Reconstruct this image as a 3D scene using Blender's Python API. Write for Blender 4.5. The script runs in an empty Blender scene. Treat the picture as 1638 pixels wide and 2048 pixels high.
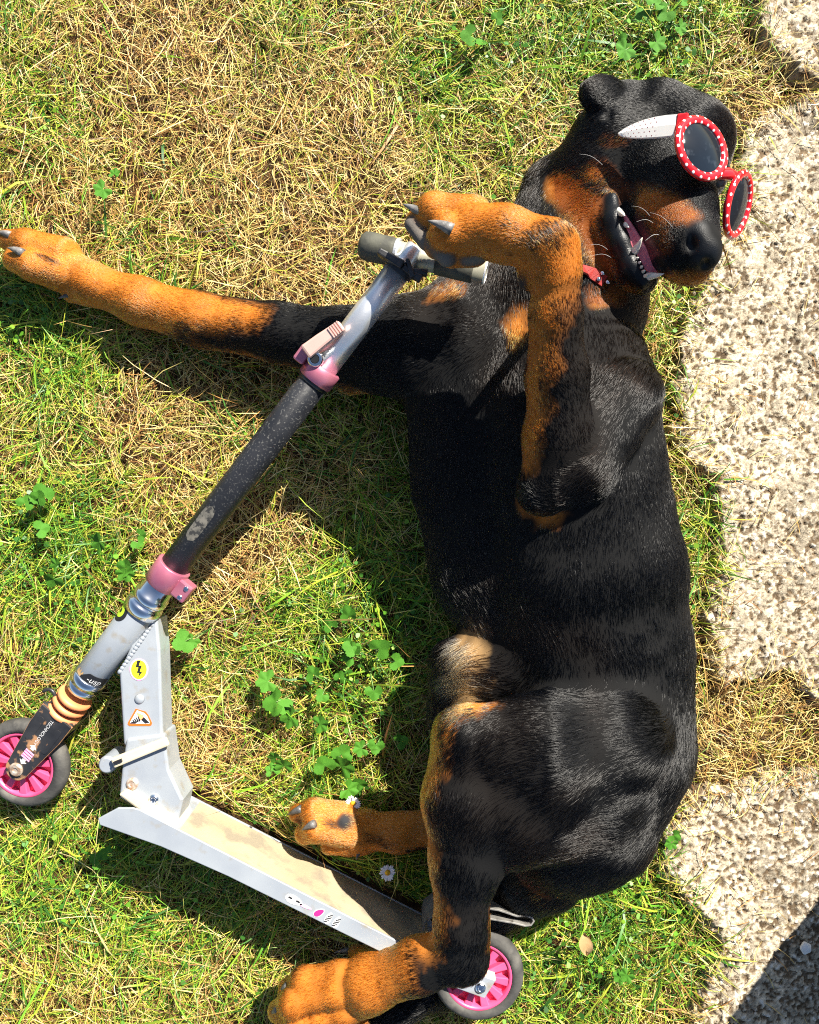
import bpy, bmesh, math, random
import numpy as np
from mathutils import Vector, Matrix

rng = np.random.default_rng(7)
random.seed(7)
SC = bpy.context.scene
COL = SC.collection

# ------------------------------------------------------------------ camera
CAM_H = 1.25            # phone held 1.25 m over the lawn, looking straight down
FOC = 1607.0            # focal length in pixels of the 1638 x 2048 photograph
cam = bpy.data.cameras.new('camera')
cam.sensor_fit = 'VERTICAL'
cam.angle = 2 * math.atan(1024 / FOC)
cam.clip_start = 0.01
cam.clip_end = 500
camo = bpy.data.objects.new('camera', cam)
camo.location = (0, 0, CAM_H)
COL.objects.link(camo)
SC.camera = camo

# ------------------------------------------------------------------ sky, sun, exposure
SUN_AZ = math.radians(54)      # from +X towards +Y
SUN_EL = math.radians(39)
world = bpy.data.worlds.new('World')
SC.world = world
world.use_nodes = True
wn = world.node_tree
sky = wn.nodes.new('ShaderNodeTexSky')
sky.sky_type = 'NISHITA'
sky.sun_disc = False
sky.sun_elevation = SUN_EL
sky.sun_rotation = math.pi / 2 - SUN_AZ
bg = wn.nodes['Background']
bg.inputs['Strength'].default_value = 0.05
wn.links.new(sky.outputs['Color'], bg.inputs['Color'])
sl = bpy.data.lights.new('sun', 'SUN')
sl.energy = 5.0
sl.angle = math.radians(0.5)
sl.color = (1.0, 0.94, 0.83)
slo = bpy.data.objects.new('sun', sl)
SUNV = Vector((math.cos(SUN_AZ) * math.cos(SUN_EL), math.sin(SUN_AZ) * math.cos(SUN_EL), math.sin(SUN_EL)))
slo.rotation_euler = (-SUNV).to_track_quat('-Z', 'Y').to_euler()
slo.location = SUNV * 5
COL.objects.link(slo)
vs = SC.view_settings
vs.view_transform = 'Standard'
vs.look = 'None'
vs.gamma = 1
vs.exposure = 1.5
SC.cycles.use_denoising = False
SC.cycles.filter_width = 1.1
SC.cycles.max_bounces = 6
SC.cycles.transparent_max_bounces = 4
SC.cycles.transmission_bounces = 4

# ------------------------------------------------------------------ helpers
def P(px, py, z):
    k = (CAM_H - z) / FOC
    return Vector(((px - 819) * k, (1024 - py) * k, z))

def R_(rpx, z):
    return rpx * (CAM_H - z) / FOC

def to_lin(c):
    return tuple(((x / 12.92) if x <= 0.04045 else ((x + 0.055) / 1.055) ** 2.4) for x in c)

def empty(name, loc, label=None, cat=None, group=None, kind=None):
    o = bpy.data.objects.new(name, None)
    o.location = loc
    o.empty_display_size = 0.05
    COL.objects.link(o)
    tag(o, label, cat, group, kind)
    return o

def tag(o, label=None, cat=None, group=None, kind=None):
    if label: o['label'] = label
    if cat: o['category'] = cat
    if group: o['group'] = group
    if kind: o['kind'] = kind
    return o

def attach(o, parent):
    """parent o (built in world coordinates) keeping it where it is"""
    if parent is None: return
    o.parent = parent
    m = Matrix.Translation(parent.location)
    if parent.parent is not None:
        m = parent.parent.matrix_basis.copy() if False else Matrix.Translation(Vector((0, 0, 0)))
    o.matrix_parent_inverse = m.inverted()

def obj(name, verts, faces, material=None, parent=None, smooth=False, bevel=0.0, seg=2):
    me = bpy.data.meshes.new(name)
    me.from_pydata([tuple(v) for v in verts], [], faces)
    me.update()
    bm = bmesh.new(); bm.from_mesh(me)
    bmesh.ops.recalc_face_normals(bm, faces=bm.faces)
    bm.to_mesh(me); bm.free()
    o = bpy.data.objects.new(name, me)
    COL.objects.link(o)
    if material: me.materials.append(material)
    if smooth:
        me.polygons.foreach_set('use_smooth', [True] * len(me.polygons))
    if bevel > 0:
        b = o.modifiers.new('bevel', 'BEVEL'); b.width = bevel; b.segments = seg; b.limit_method = 'ANGLE'
        b.angle_limit = math.radians(40)
        b.harden_normals = False
    attach(o, parent)
    return o

def frame_from(d, hint=Vector((0, 0, 1))):
    d = Vector(d).normalized()
    if abs(d.dot(hint)) > 0.98: hint = Vector((1, 0, 0))
    a = d.cross(hint).normalized()
    b = a.cross(d).normalized()
    return d, a, b

def lathe(p0, d, prof, n=40, closed=False, hint=Vector((0, 0, 1))):
    """prof: list of (t along d, radius)"""
    d, a, b = frame_from(d, hint)
    V, F = [], []
    m = len(prof)
    for t, r in prof:
        for i in range(n):
            th = 2 * math.pi * i / n
            V.append(Vector(p0) + d * t + (a * math.cos(th) + b * math.sin(th)) * r)
    for j in range(m if closed else m - 1):
        j2 = (j + 1) % m
        for i in range(n):
            i2 = (i + 1) % n
            F.append((j * n + i, j * n + i2, j2 * n + i2, j2 * n + i))
    if not closed:
        F.append(tuple(range(n))[::-1]); F.append(tuple((m - 1) * n + i for i in range(n)))
    return V, F

def tube_path(pts, radii, n=12, cap=True):
    V, F = [], []
    pts = [Vector(p) for p in pts]
    m = len(pts)
    up = Vector((0.13, 0.2, 1)).normalized()
    for j, p in enumerate(pts):
        d = (pts[min(j + 1, m - 1)] - pts[max(j - 1, 0)]).normalized()
        a = d.cross(up).normalized(); b = a.cross(d)
        for i in range(n):
            th = 2 * math.pi * i / n
            V.append(p + (a * math.cos(th) + b * math.sin(th)) * radii[j])
    for j in range(m - 1):
        for i in range(n):
            i2 = (i + 1) % n
            F.append((j * n + i, j * n + i2, (j + 1) * n + i2, (j + 1) * n + i))
    if cap:
        F.append(tuple(range(n))[::-1]); F.append(tuple((m - 1) * n + i for i in range(n)))
    return V, F

def prism(poly, e, up=None):
    """poly: list of world points, extruded by vector e"""
    n = len(poly)
    V = [Vector(p) for p in poly] + [Vector(p) + Vector(e) for p in poly]
    F = [tuple(range(n))[::-1], tuple(range(n, 2 * n))]
    for i in range(n):
        F.append((i, (i + 1) % n, n + (i + 1) % n, n + i))
    return V, F

def merge(*vf):
    V, F = [], []
    for v, f in vf:
        o = len(V); V += list(v); F += [tuple(i + o for i in q) for q in f]
    return V, F

def boxo(c, ax, ay, az):
    """box centred at c with half-axis vectors"""
    c, ax, ay, az = map(Vector, (c, ax, ay, az))
    V = [c + ax * i + ay * j + az * k for i in (-1, 1) for j in (-1, 1) for k in (-1, 1)]
    F = [(0, 1, 3, 2), (4, 6, 7, 5), (0, 4, 5, 1), (2, 3, 7, 6), (0, 2, 6, 4), (1, 5, 7, 3)]
    return V, F

# numpy value noise ------------------------------------------------------------
def vnoise(x, y, scale, seed=0):
    r = np.random.default_rng(seed)
    T = r.random((256, 256)).astype(np.float32)
    u = x * scale + 77.7; v = y * scale + 33.3
    iu = np.floor(u).astype(int); iv = np.floor(v).astype(int)
    fu = u - iu; fv = v - iv
    fu = fu * fu * (3 - 2 * fu); fv = fv * fv * (3 - 2 * fv)
    g = lambda a, b: T[a % 256, b % 256]
    return (g(iu, iv) * (1 - fu) * (1 - fv) + g(iu + 1, iv) * fu * (1 - fv) +
            g(iu, iv + 1) * (1 - fu) * fv + g(iu + 1, iv + 1) * fu * fv)

def fbm(x, y, scale, seed=0, oct=3):
    s = 0; a = 1; t = 0
    for i in range(oct):
        s = s + a * vnoise(x, y, scale * 2 ** i, seed + i); t += a; a *= 0.5
    return s / t

# ------------------------------------------------------------------ materials
def mat(name, c1, c2=None, rough=0.5, metal=0.0, scale=40, bump=0.0, bscale=None, spec=0.5, coat=0.0, detail=4,
        c3=None, scale3=12, thr3=(0.6, 0.7), rough2=None):
    m = bpy.data.materials.new(name); m.use_nodes = True
    nt = m.node_tree; p = nt.nodes['Principled BSDF']
    p.inputs['Roughness'].default_value = rough
    p.inputs['Metallic'].default_value = metal
    p.inputs['Specular IOR Level'].default_value = spec
    p.inputs['Coat Weight'].default_value = coat
    tc = nt.nodes.new('ShaderNodeTexCoord')
    def noise(sc, det=detail):
        n = nt.nodes.new('ShaderNodeTexNoise'); n.inputs['Scale'].default_value = sc; n.inputs['Detail'].default_value = det
        nt.links.new(tc.outputs['Object'], n.inputs['Vector']); return n
    if c2 is None:
        p.inputs['Base Color'].default_value = (*c1, 1)
        last = None
    else:
        n = noise(scale); r = nt.nodes.new('ShaderNodeValToRGB')
        r.color_ramp.elements[0].position = 0.35; r.color_ramp.elements[1].position = 0.65
        r.color_ramp.elements[0].color = (*c1, 1); r.color_ramp.elements[1].color = (*c2, 1)
        nt.links.new(n.outputs['Fac'], r.inputs['Fac'])
        last = r.outputs['Color']
        if c3 is not None:
            n3 = noise(scale3, 6); r3 = nt.nodes.new('ShaderNodeValToRGB')
            r3.color_ramp.elements[0].position = thr3[0]; r3.color_ramp.elements[1].position = thr3[1]
            mx = nt.nodes.new('ShaderNodeMix'); mx.data_type = 'RGBA'
            nt.links.new(n3.outputs['Fac'], r3.inputs['Fac'])
            nt.links.new(r3.outputs['Color'], mx.inputs['Factor'])
            nt.links.new(last, mx.inputs['A']); mx.inputs['B'].default_value = (*c3, 1)
            last = mx.outputs['Result']
            if rough2 is not None:
                mr = nt.nodes.new('ShaderNodeMapRange')
                mr.inputs['To Min'].default_value = rough; mr.inputs['To Max'].default_value = rough2
                nt.links.new(r3.outputs['Color'], mr.inputs['Value']); nt.links.new(mr.outputs['Result'], p.inputs['Roughness'])
        nt.links.new(last, p.inputs['Base Color'])
    if bump > 0:
        b = nt.nodes.new('ShaderNodeBump'); b.inputs['Strength'].default_value = bump; b.inputs['Distance'].default_value = 0.002
        n2 = noise(bscale or scale * 4); nt.links.new(n2.outputs['Fac'], b.inputs['Height'])
        nt.links.new(b.outputs['Normal'], p.inputs['Normal'])
    return m

def attr_mat(name, attr='col', rough=0.6, spec=0.3, translucent=0.0, rattr=None, bump=0, bscale=600):
    m = bpy.data.materials.new(name); m.use_nodes = True
    nt = m.node_tree; p = nt.nodes['Principled BSDF']
    a = nt.nodes.new('ShaderNodeAttribute'); a.attribute_name = attr
    nt.links.new(a.outputs['Color'], p.inputs['Base Color'])
    p.inputs['Roughness'].default_value = rough; p.inputs['Specular IOR Level'].default_value = spec
    if rattr:
        b = nt.nodes.new('ShaderNodeAttribute'); b.attribute_name = rattr
        nt.links.new(b.outputs['Fac'], p.inputs['Roughness'])
    if bump > 0:
        tc = nt.nodes.new('ShaderNodeTexCoord'); nz = nt.nodes.new('ShaderNodeTexNoise'); nz.inputs['Scale'].default_value = bscale; nz.inputs['Detail'].default_value = 5
        bp = nt.nodes.new('ShaderNodeBump'); bp.inputs['Strength'].default_value = bump; bp.inputs['Distance'].default_value = .0015
        nt.links.new(tc.outputs['Object'], nz.inputs['Vector']); nt.links.new(nz.outputs['Fac'], bp.inputs['Height']); nt.links.new(bp.outputs['Normal'], p.inputs['Normal'])
    if translucent > 0:
        t = nt.nodes.new('ShaderNodeBsdfTranslucent'); nt.links.new(a.outputs['Color'], t.inputs['Color'])
        mx = nt.nodes.new('ShaderNodeMixShader'); mx.inputs[0].default_value = translucent
        nt.links.new(p.outputs[0], mx.inputs[1]); nt.links.new(t.outputs[0], mx.inputs[2])
        nt.links.new(mx.outputs[0], nt.nodes['Material Output'].inputs['Surface'])
    return m

M = {}
M['soil'] = mat('soil', (0.030, 0.016, 0.008), (0.085, 0.048, 0.018), rough=0.95, scale=60, bump=0.8, bscale=150, spec=0.1)
M['grass'] = attr_mat('grass_blades', 'col', 0.45, 0.35, 0.13)
M['slab'] = attr_mat('exposed_aggregate', 'col', 0.9, 0.15, bump=.9, bscale=420)
M['alu'] = mat('brushed_aluminium', (0.62, 0.64, 0.67), (0.78, 0.79, 0.80), rough=0.34, metal=0.75, scale=25, bump=0.05, bscale=300,
               c3=(0.42, 0.41, 0.37), scale3=30, thr3=(0.6, 0.72), rough2=0.6)
M['alu_paint'] = mat('silver_paint', (0.31, 0.34, 0.38), (0.37, 0.40, 0.43), rough=0.40, metal=0.3, scale=18, bump=0.03,
                     c3=(0.26, 0.23, 0.18), scale3=42, thr3=(0.56, 0.74), rough2=0.7)
M['chrome'] = mat('worn_chrome', (0.7, 0.72, 0.75), (0.85, 0.86, 0.88), rough=0.16, metal=1.0, scale=30, c3=(0.2, 0.2, 0.2), scale3=60, thr3=(0.66, 0.74), rough2=0.5)
M['black_tube'] = mat('black_foam_tube', (0.010, 0.011, 0.014), (0.020, 0.021, 0.025), rough=0.42, scale=20, bump=0.10, bscale=220, spec=0.35,
    c3=(0.075, 0.075, 0.073), scale3=330, thr3=(0.57, 0.68), rough2=.7)
M['pink_ano'] = mat('pink_anodised', (0.50, 0.14, 0.22), (0.60, 0.22, 0.28), rough=0.35, metal=0.55, scale=30, bump=0.03)
M['pink'] = mat('pink_plastic', (0.70, 0.06, 0.17), (0.76, 0.09, 0.21), rough=0.4, scale=30, bump=0.03, c3=(0.45, 0.22, 0.2), scale3=40, thr3=(0.68, 0.8))
M['rubber'] = mat('worn_rubber', (0.035, 0.034, 0.033), (0.085, 0.082, 0.075), rough=0.75, scale=35, bump=0.25, bscale=200, spec=0.3,
                  c3=(0.16, 0.15, 0.13), scale3=25, thr3=(0.55, 0.75))
M['orange'] = mat('orange_rubber', (0.62, 0.20, 0.075), (0.70, 0.27, 0.11), rough=0.5, scale=30, c3=(0.3, 0.09, 0.03), scale3=60, thr3=(0.7, 0.8))
M['fork'] = mat('chipped_black_paint', (0.014, 0.014, 0.016), (0.03, 0.03, 0.032), rough=0.4, scale=30, bump=0.2, bscale=90,
                c3=(0.33, 0.17, 0.08), scale3=55, thr3=(0.56, 0.64), rough2=0.85)
M['forkedge'] = mat('rusty_edge', (0.40, 0.20, 0.09), (0.25, 0.12, 0.06), rough=0.8, scale=60)
M['cream'] = mat('cream_plastic', (0.50, 0.44, 0.32), (0.56, 0.51, 0.40), rough=0.5, scale=20, bump=0.05)
M['grip'] = mat('faded_grip_sheet', (0.33, 0.265, 0.17), (0.40, 0.33, 0.22), rough=0.8, scale=14, bump=0.3, bscale=500, spec=0.25,
                c3=(0.24, 0.205, 0.15), scale3=24, thr3=(0.50, 0.62))
M['black_plastic'] = mat('black_plastic', (0.012, 0.012, 0.014), (0.03, 0.03, 0.032), rough=0.35, scale=60, bump=0.1)
M['fender'] = mat('grey_fender', (0.16, 0.155, 0.145), (0.28, 0.27, 0.25), rough=0.5, metal=0.3, scale=45, bump=0.15, c3=(0.06, 0.05, 0.04), scale3=50, thr3=(0.6, 0.7))
M['bar'] = mat('dusty_bar', (0.30, 0.29, 0.22), (0.40, 0.38, 0.30), rough=0.45, scale=25, metal=0.3, bump=0.05)
M['gripdark'] = mat('dark_foam_grip', (0.035, 0.035, 0.028), (0.075, 0.075, 0.055), rough=0.7, scale=50, bump=0.2)
M['red'] = mat('red_acrylic', (0.62, 0.010, 0.016), (0.68, 0.016, 0.02), rough=0.12, scale=10, coat=0.4)
M['collar'] = mat('red_collar', (0.22, 0.008, 0.006), (0.30, 0.014, 0.008), rough=0.7, scale=200, bump=0.3)
M['lens'] = mat('dark_lens', (0.006, 0.009, 0.014), (0.009, 0.014, 0.022), rough=0.07, scale=20, spec=0.28, coat=0.0, c3=(0.03, 0.04, 0.055), scale3=70, thr3=(0.6, 0.8), rough2=0.3)
M['claw'] = mat('claw_horn', (0.07, 0.068, 0.066), (0.20, 0.19, 0.18), rough=0.45, scale=120, bump=0.2)
M['darkclaw'] = mat('dark_claw_horn', (0.04, 0.04, 0.042), (0.10, 0.10, 0.10), rough=0.4, scale=120, bump=0.2)  # claw horn in a darker colour, imitating shade on the lower hind claws
M['tooth'] = mat('tooth_enamel', (0.75, 0.70, 0.58), (0.80, 0.77, 0.68), rough=0.25, scale=100)
M['tongue'] = mat('tongue', (0.52, 0.11, 0.15), (0.62, 0.18, 0.22), rough=0.3, scale=150, bump=0.3, bscale=600)
M['white'] = mat('white_print', (0.6, 0.6, 0.6), rough=0.5)
M['blackp'] = mat('black_print', (0.012, 0.012, 0.014), rough=0.45)
M['yellow'] = mat('yellow_print', (0.80, 0.78, 0.02), rough=0.45)
M['pinkp'] = mat('pink_print', (0.80, 0.38, 0.60), rough=0.45)
M['lime'] = mat('lime_print', (0.42, 0.62, 0.03), rough=0.45)
M['orangep'] = mat('orange_print', (0.80, 0.12, 0.015), rough=0.45)
M['peachp'] = mat('peach_print', (0.8, 0.35, 0.15), rough=0.45)
M['magenta'] = mat('magenta_print', (0.42, 0.02, 0.18), rough=0.45)
M['leaf'] = mat('weed_leaf', (0.035, 0.13, 0.010), (0.075, 0.22, 0.018), rough=0.65, scale=60, bump=0.3, spec=0.2)
M['stem'] = mat('weed_stem', (0.10, 0.22, 0.05), (0.16, 0.28, 0.07), rough=0.5, scale=60)
M['petal'] = mat('daisy_petal', (0.82, 0.82, 0.84), (0.78, 0.78, 0.80), rough=0.6, scale=60)
M['disc'] = mat('daisy_disc', (0.75, 0.45, 0.01), (0.60, 0.30, 0.01), rough=0.8, scale=400, bump=0.6, bscale=900)
M['deadleaf'] = mat('dead_leaf', (0.32, 0.19, 0.08), (0.42, 0.28, 0.13), rough=0.8, scale=60, bump=0.3)
M['terracotta'] = mat('terracotta', (0.40, 0.16, 0.08), (0.48, 0.22, 0.12), rough=0.8, scale=8, bump=0.2)
M['pebble'] = mat('pale_pebble', (0.6, 0.6, 0.58), (0.7, 0.7, 0.68), rough=0.7, scale=80, bump=0.3)

# the polka-dot red: white dots where the frame's own UV grid says so
def dots_mat(name, base, dot, mu, mv, rad, aspect=1.0, rough=0.14):
    m = bpy.data.materials.new(name); m.use_nodes = True
    nt = m.node_tree; p = nt.nodes['Principled BSDF']; L = nt.links.new
    p.inputs['Roughness'].default_value = rough; p.inputs['Coat Weight'].default_value = 0.3
    uv = nt.nodes.new('ShaderNodeUVMap'); sp = nt.nodes.new('ShaderNodeSeparateXYZ'); L(uv.outputs[0], sp.inputs[0])
    def math_(op, a, b=None):
        n = nt.nodes.new('ShaderNodeMath'); n.operation = op
        for i, x in enumerate((a, b)):
            if x is None: continue
            if isinstance(x, (int, float)): n.inputs[i].default_value = x
            else: L(x, n.inputs[i])
        return n.outputs[0]
    u = math_('MULTIPLY', sp.outputs[0], mu); v = math_('MULTIPLY', sp.outputs[1], mv)
    row = math_('FLOOR', v)
    u = math_('ADD', u, math_('MULTIPLY', row, 0.5))
    fu = math_('SUBTRACT', math_('FRACT', u), 0.5); fv = math_('SUBTRACT', math_('FRACT', v), 0.5)
    fu = math_('MULTIPLY', fu, aspect)
    d = math_('SQRT', math_('ADD', math_('MULTIPLY', fu, fu), math_('MULTIPLY', fv, fv)))
    f = math_('LESS_THAN', d, rad)
    mx = nt.nodes.new('ShaderNodeMix'); mx.data_type = 'RGBA'
    L(f, mx.inputs['Factor']); mx.inputs['A'].default_value = (*base, 1); mx.inputs['B'].default_value = (*dot, 1)
    L(mx.outputs['Result'], p.inputs['Base Color'])
    return m
M['dots'] = dots_mat('red_with_white_dots', (0.62, 0.008, 0.014), (0.85, 0.82, 0.82), 20, 4, 0.23, aspect=1.55)
M['tempdots'] = dots_mat('white_with_red_dots', (0.84, 0.82, 0.76), (0.20, 0.02, 0.04), 11, 5, 0.17, aspect=1.6, rough=0.3)

# ------------------------------------------------------------------ ground
def big_ground():
    # fine near sheet in a large far one, a single mesh reaching the horizon
    N = 120
    xs = np.concatenate([[-200, -20, -5], np.linspace(-2, 2, N), [5, 20, 200]])
    X, Y = np.meshgrid(xs, xs, indexing='ij')
    Z = (fbm(X, Y, 9, 3) - 0.5) * 0.018 - 0.004
    far = (np.abs(X) > 2.01) | (np.abs(Y) > 2.01)
    Z[far] = -0.01
    n = len(xs)
    V = np.stack([X, Y, Z], -1).reshape(-1, 3)
    i = np.arange(n * n).reshape(n, n)
    F = np.stack([i[:-1, :-1], i[1:, :-1], i[1:, 1:], i[:-1, 1:]], -1).reshape(-1, 4)
    o = obj('ground', V.tolist(), F.tolist(), M['soil'], smooth=True)
    o['kind'] = 'structure'; o['label'] = 'brown thatchy soil of the lawn under the grass'
    return o
big_ground()

# ------------------------------------------------------------------ paving slabs of exposed aggregate
def poly_sdf(X, Y, poly):
    """signed distance (negative inside) of points to a polygon"""
    d = np.full(X.shape, 1e9); inside = np.zeros(X.shape, bool)
    n = len(poly)
    for i in range(n):
        ax, ay = poly[i]; bx, by = poly[(i + 1) % n]
        ex, ey = bx - ax, by - ay
        t = np.clip(((X - ax) * ex + (Y - ay) * ey) / (ex * ex + ey * ey + 1e-12), 0, 1)
        d = np.minimum(d, np.hypot(X - ax - t * ex, Y - ay - t * ey))
        c = (ay > Y) != (by > Y)
        inside ^= c & (X < (bx - ax) * (Y - ay) / (by - ay + 1e-12) + ax)
    return np.where(inside, -d, d)

SLAB_PX = [
    [(1495, -260), (1515, 20), (1530, 80), (1580, 130), (1640, 160), (2100, 166), (2100, -260)],
    [(1480, 245), (1540, 200), (1640, 176), (2100, 182), (2100, 1400), (1640, 1405), (1590, 1362), (1500, 1372), (1452, 1388), (1432, 1340),
     (1412, 1270), (1425, 1180), (1440, 1090), (1438, 1030), (1425, 965), (1378, 930), (1352, 850), (1352, 760), (1350, 680),
     (1385, 600), (1420, 480), (1490, 400), (1475, 310)],
    [(1372, 1600), (1470, 1572), (1540, 1545), (1640, 1540), (2100, 1545), (2100, 2400), (1395, 2400), (1385, 2048), (1412, 1985),
     (1440, 1890), (1395, 1848), (1345, 1782), (1318, 1740), (1325, 1665)],
]
SLABS = [[tuple(P(x, y, 0.03)[:2]) for x, y in s] for s in SLAB_PX]

def slab_sdf(x, y):
    w = (fbm(x, y, 45, 11, 3) - 0.5) * 0.03
    return np.minimum.reduce([poly_sdf(x, y, s) for s in SLABS]) + w

def worley(x, y, cell, seed):
    r = np.random.default_rng(seed); T = r.random((128, 128, 2)); H = r.random((128, 128))
    u = x / cell; v = y / cell
    iu = np.floor(u).astype(int); iv = np.floor(v).astype(int)
    d1 = np.full(x.shape, 9.0); d2 = np.full(x.shape, 9.0); hid = np.zeros(x.shape)
    for a in (-1, 0, 1):
        for b in (-1, 0, 1):
            t = T[(iu + a) % 128, (iv + b) % 128]
            d = np.hypot(iu + a + t[..., 0] - u, iv + b + t[..., 1] - v)
            hh = H[(iu + a) % 128, (iv + b) % 128]
            c = d < d1
            d2 = np.where(c, d1, np.minimum(d2, d)); hid = np.where(c, hh, hid); d1 = np.where(c, d, d1)
    return d1, d2, hid

def set_color(me, name, rgb, domain='POINT'):
    a = me.attributes.new(name, 'FLOAT_COLOR', domain)
    c = np.ones((len(rgb), 4), np.float32); c[:, :3] = rgb
    a.data.foreach_set('color', c.ravel())

def np_mesh(name, V, F, material, smooth=True):
    me = bpy.data.meshes.new(name)
    V = np.asarray(V, np.float32); F = np.asarray(F, np.int32); k = F.shape[1]
    me.vertices.add(len(V)); me.vertices.foreach_set('co', V.ravel())
    me.loops.add(F.size); me.loops.foreach_set('vertex_index', F.ravel())
    me.polygons.add(len(F))
    me.polygons.foreach_set('loop_start', np.arange(0, F.size, k, dtype=np.int32))
    me.polygons.foreach_set('loop_total', np.full(len(F), k, np.int32))
    if smooth: me.polygons.foreach_set('use_smooth', np.ones(len(F), bool))
    me.update(calc_edges=True)
    me.materials.append(material)
    o = bpy.data.objects.new(name, me); COL.objects.link(o)
    return o

def make_slabs():
    base = empty('path', P(1600, 1024, 0.0), 'pale exposed aggregate paving path along the lawn edge', kind='structure')
    for k, s in enumerate(SLABS):
        h = 0.0020
        xs = np.arange(min(p[0] for p in s) - 0.02, min(max(p[0] for p in s), 0.86), h)
        ys = np.arange(max(min(p[1] for p in s), -0.98) - 0.02, min(max(p[1] for p in s), 0.95) + 0.02, h)
        X, Y = np.meshgrid(xs, ys, indexing='ij')
        w = (fbm(X, Y, 45, 11, 3) - 0.5) * 0.03 + (fbm(X, Y, 160, 15, 2) - 0.5) * 0.008
        d = poly_sdf(X, Y, s) + w
        wx = X + (vnoise(X, Y, 130, 5) - .5) * .006; wy = Y + (vnoise(X, Y, 130, 6) - .5) * .006
        a1, a2, hid = worley(wx, wy, 0.0068, 21)
        b1, b2, hid2 = worley(wx, wy, 0.0038, 22)
        edge = np.clip((a2 - a1) * 2.2, 0, 1); edge2 = np.clip((b2 - b1) * 2.0, 0, 1)
        nz_ = fbm(X, Y, 190, 61, 2); big = fbm(X, Y, 9, 31, 3)
        right = np.clip((X - P(1525, 0, .03).x + (fbm(X, Y, 6, 8) - .5) * .22 + (vnoise(X, Y, 60, 88) - .5) * .06) / 0.12, 0, 1)  # trodden, greyer side
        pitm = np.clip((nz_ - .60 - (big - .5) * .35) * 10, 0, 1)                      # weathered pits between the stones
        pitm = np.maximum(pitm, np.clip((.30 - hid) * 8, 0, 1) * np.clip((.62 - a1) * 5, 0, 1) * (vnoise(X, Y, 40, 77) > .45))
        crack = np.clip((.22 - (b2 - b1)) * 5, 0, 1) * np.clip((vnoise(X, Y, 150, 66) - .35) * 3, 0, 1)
        rise = np.clip(-d / 0.012, 0, 1) ** 0.5
        Z = 0.032 * rise - 0.012 + rise * (-.0026 * pitm - .0012 * crack + edge * .0014 * hid + (nz_ - .5) * .002 + (fbm(X, Y, 25, 41) - .5) * .004)
        tone = .40 + 1.05 * fbm(X, Y, 75, 52, 3) * (.45 + 1.1 * hid2)
        C = np.array([0.50, 0.425, 0.31]) * tone[..., None]
        C = C * (1 - right[..., None]) + right[..., None] * np.array([0.36, 0.305, 0.225]) * (tone * (.55 + .65 * edge2))[..., None]
        stone = ((hid > .86) & (a1 < .42))[..., None]
        C = np.where(stone, np.array([.62, .58, .50]) * (.8 + .4 * hid2[..., None]), C)
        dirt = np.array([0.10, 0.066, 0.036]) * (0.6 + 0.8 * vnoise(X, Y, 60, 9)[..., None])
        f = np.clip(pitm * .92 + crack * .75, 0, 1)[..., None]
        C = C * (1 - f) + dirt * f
        keep = d < 0.012
        ii = np.arange(X.size).reshape(X.shape)
        kc = keep[:-1, :-1] & keep[1:, :-1] & keep[1:, 1:] & keep[:-1, 1:]
        F = np.stack([ii[:-1, :-1], ii[1:, :-1], ii[1:, 1:], ii[:-1, 1:]], -1)[kc]
        used = np.unique(F); re = np.full(X.size, -1); re[used] = np.arange(len(used))
        V = np.stack([X, Y, Z], -1).reshape(-1, 3)[used]
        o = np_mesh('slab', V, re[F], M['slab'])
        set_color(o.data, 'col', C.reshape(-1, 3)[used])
        attach(o, base)
make_slabs()

# ------------------------------------------------------------------ the dog: one continuous body grown from a distance field
GH = 0.0032                                    # grid step
G0 = np.array([-0.70, -0.86, -0.012]); G1 = np.array([0.56, 0.68, 0.43])
GN = np.ceil((G1 - G0) / GH).astype(int) + 1
GX = [G0[i] + GH * np.arange(GN[i], dtype=np.float32) for i in range(3)]
GX = [g.astype(np.float32) for g in GX]

def v3(p): return np.array(p, np.float32)

class Prim:
    pass

def cap(a, b, zs=1.0, fl=0.012, flow=None, wgt=1.0):
    """tapered capsule between (px, py, z, r_px) points"""
    p = Prim(); p.kind = 'cap'
    p.a = v3(P(*a[:3])); p.b = v3(P(*b[:3])); p.ra = R_(a[3], a[2]); p.rb = R_(b[3], b[2])
    p.zs = zs; p.fl = fl; p.wgt = wgt
    f = p.b - p.a if flow is None else v3(flow)
    p.flow = f / (np.linalg.norm(f) + 1e-9)
    return p

def capw(a, b, ra, rb, zs=1.0, fl=0.008, flow=None):
    p = Prim(); p.kind = 'cap'; p.a = v3(a); p.b = v3(b); p.ra = ra; p.rb = rb; p.zs = zs; p.fl = fl; p.wgt = 1
    f = p.b - p.a if flow is None else v3(flow)
    p.flow = f / (np.linalg.norm(f) + 1e-9)
    return p

def ell(c, axes, radii, fl=0.008, flow=(0, -1, 0)):
    p = Prim(); p.kind = 'ell'; p.c = v3(c); p.R = np.array([v3(a) / np.linalg.norm(v3(a)) for a in axes]); p.r = np.array(radii, np.float32)
    p.fl = fl; p.wgt = 1; p.flow = v3(flow) / np.linalg.norm(v3(flow))
    return p

def pbox(p, m):
    if p.kind == 'cap':
        r = max(p.ra, p.rb)
        rz = r * p.zs
        lo = np.minimum(p.a, p.b) - [r, r, rz]; hi = np.maximum(p.a, p.b) + [r, r, rz]
    else:
        e = np.sqrt(((p.R * p.r[:, None]) ** 2).sum(0)); lo = p.c - e; hi = p.c + e
    return lo - m, hi + m

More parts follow.
